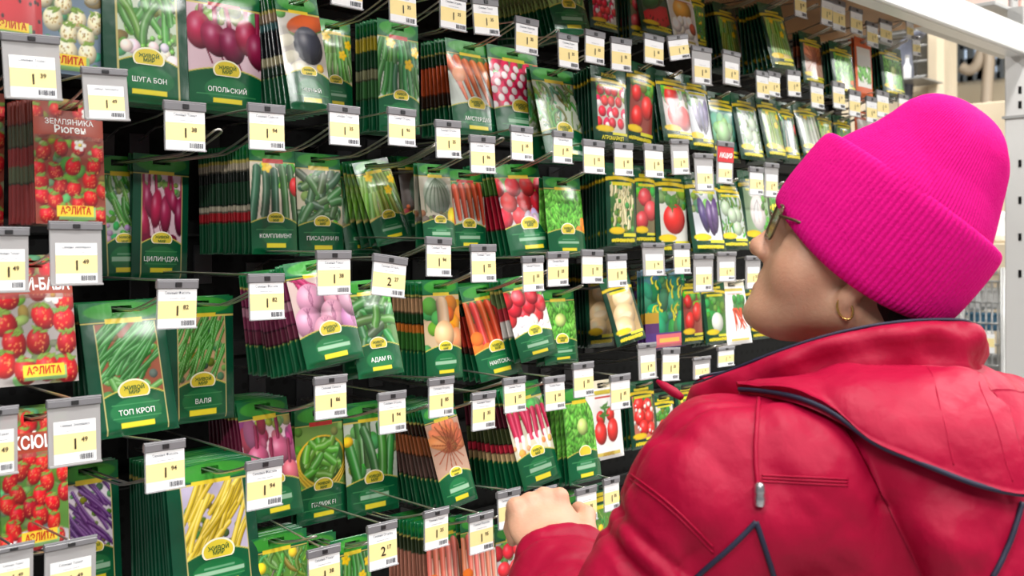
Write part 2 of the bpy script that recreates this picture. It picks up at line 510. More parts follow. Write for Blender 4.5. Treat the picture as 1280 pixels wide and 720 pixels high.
        for k in range(70):
            a = U(.8, 2.5)
            cx, cy, L = X(U(0, 1)), Y(U(0, .9)), w * U(.1, .3)
            c = (80 + U(-25, 60), 150 + U(-35, 35), 60 + U(-20, 40))
            cv.cap(cx, cy, cx + math.cos(a) * L, cy + math.sin(a) * L, w * U(.015, .04), c, bend=w * U(-.06, .06), hl=.2)
        if kind == 'greens': cv.speck(rng, 8, (240, 210, 60), w * .05, w * .1, B, 20)
        if kind == 'grey_greens':
            for k in range(4): cv.ell(X(U(.2, .8)), Y(U(.2, .8)), w * .2, w * .2, (175, 195, 165), 0, .3, .4)
    elif kind in ('lettuce', 'lettuce_curly', 'lettuce_white'):
        bg((70, 125, 50) if kind != 'lettuce_white' else (235, 232, 225))
        for k in range(230 if kind != 'lettuce_white' else 90):
            r = w * U(.03, .085)
            t = U(0, 1)
            cx, cy = X(.5 + U(-.5, .5)), Y(U(.02, 1) if kind != 'lettuce_white' else U(.15, .5))
            g = U(-25, 30)
            cv.ell(cx, cy, r * 1.6, r * .6, (98 + g, 175 + g * .8, 62 + g * .7), U(.6, 2.5), .4, .1)
        if kind == 'lettuce': cv.speck(rng, 5, (235, 120, 50), w * .05, w * .1, (X(.8), y0, x1, Y(.4)), 20)
        if kind == 'lettuce_curly': cv.ell(X(.5), Y(.55), w * .16, h * .16, (190, 215, 120), 0, .4, .3)
    elif kind in ('tomato', 'tomato_plum', 'tomato_pink', 'tomato_cherry', 'tomato_white', 'pepper', 'chili'):
        bg({'tomato': (215, 215, 205), 'tomato_plum': (150, 70, 60), 'tomato_pink': (120, 110, 80), 'tomato_cherry': (200, 120, 100), 'tomato_white': (245, 243, 240), 'pepper': (215, 205, 200), 'chili': (245, 243, 240)}[kind])
        if kind not in ('tomato_white', 'chili'):
            cv.speck(rng, 16, (90, 150, 60), w * .07, w * .16, (x0, Y(.65), x1, y1), 35)
        sets = {'tomato': [(.5, .42, .4, .85)], 'tomato_plum': [(.3, .3, .24, 1.3), (.72, .5, .26, 1.3), (.25, .75, .2, 1.2)], 'tomato_pink': [(.4, .72, .33, .9), (.7, .45, .36, .9), (.25, .25, .3, 1)],
                'tomato_cherry': [(.3, .8, .25, .9), (.7, .75, .22, 1), (.3, .5, .26, 1), (.75, .48, .22, 1), (.45, .25, .25, .9), (.8, .2, .2, 1)],
                'tomato_white': [(.33, .62, .14, 1.1), (.66, .66, .14, 1.1), (.3, .34, .19, 1.35), (.7, .36, .19, 1.35)], 'pepper': [(.35, .75, .28, 1.1), (.4, .35, .3, 1), (.72, .3, .28, 1.1)], 'chili': []}[kind]
        for (a, b, r, k) in sets:
            c = {'tomato_pink': (205, 70, 75), 'tomato_white': (222, 45, 40)}.get(kind, (218, 42, 38))
            cv.ell(X(a), Y(b), w * r, w * r * k, c, U(-.2, .2), .4, .5)
        for (a, b) in ((.5, .8), (.45, .65)) if kind in ('tomato', 'tomato_white') else ():
            for q in range(5): cv.ell(X(a) + math.cos(q) * w * .07, Y(b) + math.sin(q * 2) * w * .04, w * .1, w * .025, (80, 140, 55), q * .9, .1)
        if kind == 'chili':
            cv.speck(rng, 22, (60, 130, 50), w * .06, w * .14, (X(.45), Y(.6), X(.95), Y(.95)), 25)
            for k in range(7): cv.cap(X(.5 + U(-.15, .25)), Y(.62), X(.35 + k * .09), Y(.12 + U(0, .12)), w * .05, (225, 75, 40), r1=w * .015, bend=w * U(-.05, .05))
        if kind == 'tomato_cherry': cv.speck(rng, 14, (240, 225, 215), w * .03, w * .08, B, 10)
    elif kind in ('eggplant', 'plum_dark'):
        bg((215, 220, 225) if kind == 'eggplant' else (200, 195, 185))
        cv.speck(rng, 10, (110, 155, 80), w * .08, w * .16, (x0, Y(.6), x1, y1), 30)
        if kind == 'eggplant':
            for (a, b, t) in ((.35, .5, .25), (.62, .45, .1), (.8, .5, -.15)):
                cv.ell(X(a), Y(b), w * .15, h * .36, (70 + U(-10, 15), 55, 110), t, .45, .5)
        else:
            cv.ell(X(.65), Y(.85), w * .5, h * .16, (205, 90, 40), .3, .3)
            cv.ell(X(.6), Y(.5), w * .34, w * .4, (58, 62, 78), 0, .5, .6)
            for (a, b) in ((.15, .3), (.3, .15), (.1, .55)): cv.ell(X(a), Y(b), w * .2, w * .12, (240, 236, 215), .4, .1)
            cv.ell(X(.8), Y(.16), w * .09, w * .09, (245, 190, 50))
    elif kind in ('pumpkin', 'butternut', 'patisson', 'squash_gold'):
        bg({'pumpkin': (185, 150, 130), 'butternut': (200, 175, 140), 'patisson': (180, 150, 100), 'squash_gold': (225, 215, 205)}[kind])
        if kind == 'pumpkin':
            for k in range(9):
                a = k * math.pi / 9
                cv.ell(X(.5) + math.cos(a) * w * .16, Y(.55) + math.sin(a) * w * .26, w * .42, w * .17, (225 + U(-12, 12), 130 + U(-12, 12), 85), a, .4, .12)
            for k in range(16):
                a = k * math.pi / 8 + .2
                cv.cap(X(.5), Y(.55), X(.5) + math.cos(a) * w * .45, Y(.55) + math.sin(a) * w * .6, w * .012, (175, 85, 55), hl=0)
        elif kind == 'butternut':
            cv.speck(rng, 12, (225, 130, 40), w * .12, w * .22, (X(.6), y0, x1, y1), 30)
            cv.speck(rng, 8, (90, 140, 70), w * .1, w * .2, (x0, y0, X(.35), y1), 30)
            cv.ell(X(.85), Y(.2), w * .25, w * .25, (205, 130, 85), 0, .4, .2)
            cv.cap(X(.48), Y(.85), X(.5), Y(.45), w * .16, (235, 200, 160), hl=.2)
            cv.ell(X(.5), Y(.3), w * .27, w * .3, (235, 190, 140), 0, .35, .3)
        elif kind == 'patisson':
            for (a, b) in ((.6, .82), (.45, .42), (.3, .12)):
                cv.ell(X(a), Y(b), w * .46, w * .34, (232, 200, 150), .1, .35, .4)
                cv.ell(X(a), Y(b - .02), w * .3, w * .1, (245, 222, 185), .1, .1)
        else:
            cv.ell(X(.5), Y(.75), w * .38, h * .3, (225, 165, 70), 0, .4, .4)
            cv.speck(rng, 14, (245, 240, 232), w * .1, w * .2, (x0, y0, x1, Y(.45)), 8)
            cv.ell(X(.85), Y(.3), w * .15, w * .15, (190, 90, 60))
    elif kind == 'onion':
        bg((205, 180, 175))
        for k in range(7): cv.cap(X(U(.2, .9)), Y(.6), X(U(0, 1)), Y(1.02), w * .04, (205, 60, 115), hl=.2)
        for (a, b) in ((.3, .62), (.75, .66), (.2, .25), (.62, .3), (.95, .2), (.45, .05), (1.0, .5)):
            cv.ell(X(a), Y(b), w * .22, w * .24, (195 + U(-20, 15), 140 + U(-20, 20), 165), U(-.4, .4), .45, .4)
            for t in (-.1, 0, .1): cv.cap(X(a + t), Y(b) - w * .18, X(a + t * .5), Y(b) + w * .2, w * .008, (150, 80, 120), bend=t * w, a=.6)
    elif kind == 'melon':
        bg((190, 185, 165))
        cv.ell(X(.5), Y(.62), w * .42, h * .4, (165, 180, 160), 0, .4, .35)
        for k in range(7): cv.cap(X(.5), Y(.98), X(.12 + k * .13), Y(.25), w * .02, (95, 125, 95), bend=w * (k - 3) * .05, a=.6, hl=0)
        cv.speck(rng, 20, (110, 95, 70), w * .04, w * .1, (x0, y0, x1, Y(.25)), 35)
        cv.ell(X(.95), Y(.15), w * .2, w * .25, (245, 205, 40))
    elif kind == 'melon_dark':
        bg((70, 55, 45))
        cv.ell(X(.7), Y(.55), w * .4, h * .35, (60, 80, 60), 0, .4, .3)
        cv.speck(rng, 14, (170, 70, 50), w * .06, w * .14, (x0, y0, x1, Y(.3)), 35)
    elif kind == 'cabbage':
        bg((60, 120, 110))
        for k in range(16):
            a = k * 2.4
            r = w * (.5 - .018 * k)
            cv.ell(X(.5) + math.cos(a) * r * .55, Y(.42) + math.sin(a) * r * .55, r * .6, r * .45, (90 + k * 5, 160 + k * 3, 140 - k * 2), a, .5, .1)
        cv.ell(X(.5), Y(.42), w * .25, w * .25, (165, 210, 150), 0, .45, .4)
    elif kind == 'garlic':
        bg((150, 175, 140))
        cv.ell(X(.5), Y(.88), w * .3, h * .1, (240, 240, 235))
        cv.ell(X(.5), Y(.5), w * .32, w * .42, (240, 232, 228), 0, .25, .3)
        for t in (-.18, 0, .18): cv.cap(X(.5 + t), Y(.3), X(.5), Y(.75), w * .012, (195, 175, 180), a=.7, bend=-t * w * .4)
        cv.speck(rng, 10, (90, 150, 70), w * .05, w * .1, (X(.7), y0, x1, y1), 25)
    elif kind == 'hotpep':
        bg((35, 110, 90))
        cv.speck(rng, 70, (50, 130, 90), w * .05, w * .12, B, 35, stretch=1.6)
        for k in range(24):
            a, L = U(.3, 2.2), w * U(.08, .16)
            cx, cy = X(U(.1, .95)), Y(U(.2, .95))
            cv.cap(cx, cy, cx + math.cos(a) * L, cy + math.sin(a) * L, w * .03, (225, 215, 50), r1=w * .01, bend=w * .03)
    elif kind == 'flower':
        bg((150, 110, 60))
        for k in range(12):
            cv.ell(X(U(0, 1)), Y(U(.1, .95)), w * U(.12, .2), w * U(.1, .2), ((235, 190, 50), (90, 60, 120), (80, 130, 60))[k % 3], U(0, 3), .3)
    elif kind == 'daikon':
        bg((60, 120, 50))
        cv.speck(rng, 26, (80, 155, 60), w * .08, w * .16, (x0, Y(.4), x1, y1), 30)
        cv.ell(X(.5), Y(.3), w * .3, h * .24, (235, 240, 228), 0, .25, .3)
    else:
        bg((120, 150, 90))

GREEN_D, GREEN_M = (8, 72, 48), (22, 100, 62)
def packet_art(cv, brand, kind, rng, titled=False, bag=False, strip='y'):
    """whole front of a packet; returns the picture's box in u, v"""
    cv.clip = None
    if brand == 'G':
        cv.rect(0, 0, 1, 1, GREEN_D)
        cv.rect(0, .86, 1, 1, (20, 105, 58))
        cv.clip = (0, .87 * cv.H, cv.W, cv.H)
        cv.ell(.5 * cv.W, .93 * cv.H, .45 * cv.W, .07 * cv.H, (70, 165, 50), 0, .1, a=.75)
        cv.clip = None
        u0, u1, v0, v1 = (.15, .86, .27, .84) if bag else (.0, 1.0, .28, .84)
        cv.region(u0, v0, u1, v1)
        art(cv, kind, rng)
        # green foot with an arched top
        cv.clip = (u0 * cv.W, 0, u1 * cv.W, cv.H)
        arch = (.285 + .055 * (1 - (2 * (cv.X / cv.W - u0) / (u1 - u0) - 1) ** 2)) * cv.H
        for (off, col) in ((.008 * cv.H + .35, (214, 200, 90)), (0, (10, 88, 52))):
            a = np.clip((arch + off - cv.Y) / cv.aa + .5, 0, 1) * (cv.X >= u0 * cv.W) * (cv.X <= u1 * cv.W)
            cv.put((slice(None), slice(None)), a, col)
        cv.ell(.5 * cv.W, .17 * cv.H, .3 * cv.W, .1 * cv.H, (40, 130, 70), 0, .1, a=.6)
        cv.clip = None
        for (a, b) in ((.125, .129), (.225, .229)):
            cv.rect(u0 + .1 * (u1 - u0), a, u1 - .1 * (u1 - u0), max(b, a + .004), (60, 140, 85))
        cv.rect(0, .842, 1, .842 + max(.007, 1.2 * cv.dy / cv.H), (205, 190, 95))
        if strip == 'y': cv.rect(.28, .838, .72, .872, (232, 205, 55))
        elif strip == 'r': cv.rect(.28, .838, .72, .872, (196, 50, 45))
        cv.rect(.3, .06, .7, .098, (228, 212, 50))
        if bag:
            for q in (u0, u1): cv.rect(q - .008, 0.02, q + .008, .84, (196, 186, 120))
        if not titled:
            cv.rect(.22, .15, .78, .185, (190, 215, 190), .75)
            cv.rect(.33, .2, .67, .212, (170, 205, 175), .5)
        return (u0, v0 + .05, u1, v1)
    if brand == 'M':
        cv.rect(0, 0, 1, 1, (14, 62, 42))
        cv.rect(0, .86, 1, 1, (20, 82, 52))
        cv.region(.12, .15, .9, .78)
        art(cv, kind, rng)
        cv.clip = None
        band = (.80 + .03 * np.sin(cv.X / cv.W * 3.0 + .3)) * cv.H
        a = np.clip((.022 * cv.H - np.abs(cv.Y - band)) / cv.aa + .5, 0, 1)
        cv.put((slice(None), slice(None)), a, (222, 192, 35))
        cv.rect(.2, .74, .85, .775, (218, 205, 45))
        cv.ell(.3 * cv.W, .19 * cv.H, .24 * cv.W, .045 * cv.H, (238, 200, 40), 0, .1)
        cv.rect(.5, .12, .95, .155, (222, 214, 60))
        if not titled:
            cv.rect(.12, .055, .9, .09, (222, 205, 50))
            cv.rect(.25, .86, .8, .895, (215, 195, 45))
        return (.12, .15, .9, .78)
    if brand == 'E':
        cv.rect(0, 0, 1, 1, (150, 120, 110))
        cv.region(0, 0, 1, 1)
        art(cv, kind, rng)
        cv.clip = None
        if titled:
            cv.rect(0, .70, 1, .84, (168, 66, 44))
            cv.rect(0, .665, 1, .70, (150, 100, 90), .6)
        cv.rect(.3, .03, .84, .135, (150, 200, 130))
        cv.rect(.28, .055, .8, .145, (250, 214, 60))
        return (0, .0, 1, .84)
    if brand == 'W':
        cv.rect(0, 0, 1, 1, (240, 238, 236))
        cv.rect(0, .9, 1, 1, (225, 215, 190))
        cv.region(.06, .12, .94, .78)
        art(cv, kind, rng)
        cv.clip = None
        cv.rect(.1, .82, .9, .87, (200, 180, 60)); cv.rect(.25, .77, .85, .79, (205, 60, 50))
        cv.rect(.15, .05, .85, .09, (205, 185, 90))
        return (.06, .12, .94, .78)
    if brand == 'O':
        cv.rect(0, 0, 1, 1, (222, 98, 40))
        cv.region(.1, .16, .9, .84)
        art(cv, kind, rng)
        cv.clip = None
        cv.rect(.1, .7, .9, .84, (240, 232, 222))
        return (.1, .16, .9, .84)
    # 'P' - full picture with a purple and pink foot
    cv.rect(0, 0, 1, 1, (120, 150, 170))
    cv.region(0, .16, 1, .92)
    art(cv, kind, rng)
    cv.clip = None
    cv.rect(0, 0, .3, .42, (95, 55, 110)); cv.rect(0, .32, .3, .45, (190, 150, 50))
    cv.rect(0, 0, 1, .2, (90, 60, 130)); cv.rect(.22, .02, .9, .18, (228, 110, 120)); cv.rect(.3, .08, .8, .13, (245, 190, 90))
    return (.0, .2, 1, .92)
# ------------------------------------------------------------------ seed packets
HOLE = 0.009          # the hole's centre below the top edge
def packet_shape(W, H, thick, brand):
    """depth of the front face at local x, z (z = 0 at the hole, packet hangs down)"""
    def front(x, z):
        u = np.clip(np.abs(2 * np.asarray(x) / W), 0, 1)
        v = np.clip((np.asarray(z) + H - HOLE) / H, 0, 1)
        prof = np.clip(v / .06, 0, 1) * np.clip((.93 - v) / .25, 0, 1)
        prof = prof * prof * (3 - 2 * prof)
        return -(0.00035 + thick * 0.8 * (1 - u ** 3.0) * prof * (1.15 - .4 * v))
    return front

def slot_mask(W, x, z, brand):
    """the euro slot the wires pass through"""
    hw = min(0.0125, W * .3)
    if brand == 'E':
        hw = min(.011, W * .2)
    return (np.abs(x) < hw) & (np.abs(z) < 0.0046)

def grid_sheet(cv, W, H, front, brand):
    nx, ny = cv.nx, cv.ny
    xs = np.linspace(-W / 2, W / 2, nx + 1); zs = np.linspace(-(H - HOLE), HOLE, ny + 1)
    Xg, Zg = np.meshgrid(xs, zs)
    Yf = front(Xg, Zg)
    vf = np.stack([Xg, Yf, Zg], -1).reshape(-1, 3)
    vb = np.stack([Xg, np.full_like(Yf, .0004), Zg], -1).reshape(-1, 3)
    j, i = np.meshgrid(np.arange(ny), np.arange(nx), indexing='ij')
    a = j * (nx + 1) + i
    quads = np.stack([a, a + 1, a + nx + 2, a + nx + 1], -1)       # ny, nx, 4
    cx = (xs[:-1] + xs[1:]) / 2; cz = (zs[:-1] + zs[1:]) / 2
    CX, CZ = np.meshgrid(cx, cz)
    keep = ~slot_mask(W, CX, CZ, brand)
    n = (nx + 1) * (ny + 1)
    border = np.concatenate([np.arange(nx + 1), (np.arange(1, ny + 1)) * (nx + 1) + nx, ny * (nx + 1) + np.arange(nx - 1, -1, -1), np.arange(ny - 1, 0, -1) * (nx + 1)])
    b2 = np.roll(border, -1)
    side = np.stack([border, border + n, b2 + n, b2], -1)
    return vf, vb, quads, keep, side, CX, CZ

def sub_mesh(verts, cols, faces):
    used, inv = np.unique(faces.ravel(), return_inverse=True)
    return verts[used], cols[used], inv.reshape(faces.shape)

def lettering(items, front, W, H, lift=0.0007):
    """items: (text, u, v, height in m, colour, max width fraction, bold) -> verts, faces, colours"""
    V, F, C = [], [], []
    for (body, u, v, hh, col, mw, bold) in items:
        t, f, w = text2d(body, bold)
        if not len(t): continue
        s = hh / 0.70
        sx = min(s, W * mw / max(w, 1e-6))
        x = (u - .5) * W + t[:, 0] * sx
        z = v * H - (H - HOLE) + t[:, 1] * s
        y = front(x, z) - lift
        b = sum(len(q) for q in V)
        V.append(np.stack([x, y, z], -1))
        C.append(np.tile(lin(col), (len(t), 1)))
        F.extend([tuple(b + i for i in q) for q in f])
    if not V: return None
    return np.concatenate(V), F, np.concatenate(C)

def ellipse_plate(u, v, rx, rz, front, W, H, col, lift, n=28):
    a = np.linspace(0, 2 * np.pi, n, endpoint=False)
    R = np.array([0, .5, 1.0])
    x = [(u - .5) * W]; z = [v * H - (H - HOLE)]
    for r in R[1:]:
        x += list((u - .5) * W + rx * r * np.cos(a)); z += list(v * H - (H - HOLE) + rz * r * np.maximum(np.sin(a), -.55))
    x, z = np.array(x), np.array(z)
    y = front(x, z) - lift
    f = [(0, 1 + k, 1 + (k + 1) % n) for k in range(n)]
    f += [(1 + k, 1 + n + k, 1 + n + (k + 1) % n, 1 + (k + 1) % n) for k in range(n)]
    return np.stack([x, y, z], -1), f, np.tile(lin(col), (len(x), 1))

def make_front(name_title, brand, kind, W, H, thick, seed, near, bag=False, strip='y'):
    """the front packet of a stack: thing > pouch, hanging_tab, picture, lettering, brand_badge"""
    rng = random.Random(seed)
    cell = 0.00125 if near else 0.0015
    cv = Canvas(W, H, cell)
    pic = packet_art(cv, brand, kind, rng, bool(name_title), bag, strip)
    front = packet_shape(W, H, thick, brand)
    vf, vb, quads, keep, side, CX, CZ = grid_sheet(cv, W, H, front, brand)
    cf = lin(cv.rgb.reshape(-1, 3))
    U, V = CX / W + .5, (CZ + H - HOLE) / H
    inpic = (U > pic[0]) & (U < pic[2]) & (V > pic[1]) & (V < pic[3])
    tabm = V > .865
    m = M['film'] if brand in 'GMP' else M['card']
    root = empty('seed_packet')
    backcol = np.tile(lin((16, 70, 46) if brand in 'GM' else (215, 212, 205) if brand in 'WO' else (120, 70, 60)), (len(vb), 1))
    # pouch: front foot and borders, back sheet, edges
    n = len(vf)
    allv = np.concatenate([vf, vb]); allc = np.concatenate([cf, backcol])
    body = quads[keep & ~inpic & ~tabm]
    back = (quads[keep] + n)[:, ::-1]
    v_, c_, f_ = sub_mesh(allv, allc, np.concatenate([body, back, side]))
    obj('pouch', v_, f_, m, root, c_)
    v_, c_, f_ = sub_mesh(vf, cf, quads[keep & inpic & ~tabm])
    obj('picture', v_, f_, m, root, c_)
    v_, c_, f_ = sub_mesh(vf, cf, quads[keep & tabm])
    obj('hanging_tab', v_, f_, m, root, c_)
    items = []
    if name_title and brand == 'G':
        items.append((name_title, .5, .15, .0052 * min(1.2, W / .07), (245, 250, 245), .7, .008))
    elif name_title and brand == 'E':
        a = name_title.split('|')
        if len(a) == 2:
            items += [(a[0], .5, .79, .0062, (250, 248, 245), .72, .012), (a[1], .5, .722, .0085, (252, 250, 246), .6, .02)]
        else:
            items.append((a[0], .56, .73, .0135, (252, 250, 246), .8, .03))
    elif name_title and brand in 'MW':
        items.append((name_title, .5, .875 if brand == 'M' else .05, .0058, (232, 205, 45) if brand == 'M' else (190, 150, 50), .75, .02))
    brand_items = []
    if brand == 'E':
        brand_items.append(('АЭЛИТА', .54, .075, .0085, (205, 45, 30), .44, .02))
    if brand == 'M':
        brand_items.append(('АГРОМАРКЕТ', .5, .05, .0062, (228, 212, 50), .84, .03))
    for its, nm in ((items, 'lettering'), (brand_items, 'brand_lettering')):
        L = lettering(its, front, W, H) if its else None
        if L: obj(nm, L[0], L[1], M['ink'], root, L[2], smooth=False)
    if brand == 'G':
        rx = .17 * W
        A = ellipse_plate(.5, .325, rx * 1.12, .0092 * W / .07, front, W, H, (246, 244, 215), .0006)
        B_ = ellipse_plate(.5, .325, rx, .0078 * W / .07, front, W, H, (228, 206, 55), .0009)
        b = len(A[0])
        bo = obj('brand_badge', np.concatenate([A[0], B_[0]]), A[1] + [tuple(b + i for i in q) for q in B_[1]], M['ink'], root, np.concatenate([A[2], B_[2]]), smooth=False)
        if near:
            k = W / .07
            L = lettering([('ЖИВОЙ', .5, .331, .0031 * k, (22, 95, 45), .25, .02), ('МИР', .5, .299, .003 * k, (22, 95, 45), .17, .02)], front, W, H, .0013)
            obj('lettering', L[0], L[1], M['ink'], bo, L[2], smooth=False)
    return root

EDGE = {
 'zucchini': ((.84, .76, (205, 190, 165)), (.76, .66, (28, 32, 28)), (.66, .45, (24, 62, 38)), (.45, .38, (205, 195, 170)), (.38, .29, (190, 30, 40))),
 'carrot': ((.84, .72, (24, 62, 34)), (.72, .42, (212, 86, 40)), (.42, .30, (70, 45, 30))),
 'radish_red': ((.84, .66, (96, 150, 60)), (.66, .29, (190, 26, 52))),
 'onion': ((.84, .66, (128, 42, 80)), (.66, .56, (176, 120, 140)), (.56, .44, (122, 44, 76)), (.44, .30, (104, 40, 62))),
 'butternut': ((.84, .68, (190, 146, 106)), (.68, .56, (32, 72, 36)), (.56, .48, (206, 114, 40)), (.48, .30, (52, 110, 42))),
 'carrot_short': ((.84, .70, (26, 52, 30)), (.70, .36, (204, 54, 36)), (.36, .29, (80, 40, 30))),
 'pumpkin': ((.84, .72, (62, 38, 28)), (.72, .52, (168, 92, 52)), (.52, .30, (98, 72, 66))),
 'radish_long': ((.84, .62, (92, 30, 46)), (.62, .46, (66, 74, 42)), (.46, .37, (192, 42, 62)), (.37, .29, (202, 172, 122))),
 'cuke': ((.84, .72, (192, 172, 44)), (.72, .56, (32, 80, 46)), (.56, .46, (152, 152, 112)), (.46, .29, (62, 120, 62))),
 'plum_dark': ((.84, .75, (192, 162, 132)), (.75, .68, (80, 128, 130)), (.68, .46, (24, 26, 32)), (.46, .38, (202, 192, 152)), (.38, .29, (32, 60, 42))),
 'beet_round': ((.84, .30, (112, 26, 58)),),
 'straw': ((1, .8, (118, 42, 32)), (.8, .62, (72, 76, 52)), (.62, .46, (142, 42, 42)), (.46, .32, (92, 100, 72)), (.32, 0, (152, 52, 52))),
 'carrot_pink': ((.84, .70, (50, 60, 36)), (.70, .30, (176, 112, 92))),
 'radish_pink': ((.84, .66, (110, 130, 80)), (.66, .50, (180, 50, 60)), (.50, .30, (220, 212, 205))),
}
def make_behind(brand, kind, W, H, thick, seed, bag=False, strip='y'):
    """one packet further back in the stack, seen edge-on: one mesh"""
    rng = random.Random(seed)
    cv = Canvas(W, H, 0.0024)
    packet_art(cv, brand, kind, rng, False, bag, strip)
    for (a, b, c) in EDGE.get(kind, ()):
        # the printed margin that shows where the packets are fanned
        cv.rect(0, b, .16, a, c)
        cv.rect(0, b, .16, b + .012, tuple(q * .5 for q in c))
    front = packet_shape(W, H, thick, brand)
    vf, vb, quads, keep, side, CX, CZ = grid_sheet(cv, W, H, front, brand)
    cf = lin(cv.rgb.reshape(-1, 3))
    n = len(vf)
    bc = np.tile(lin((16, 70, 46) if brand in 'GM' else (215, 212, 205) if brand in 'WO' else (120, 70, 60)), (len(vb), 1))
    allv = np.concatenate([vf, vb]); allc = np.concatenate([cf, bc])
    faces = np.concatenate([quads[keep], (quads[keep] + n)[:, ::-1], side])
    return allv, allc, faces

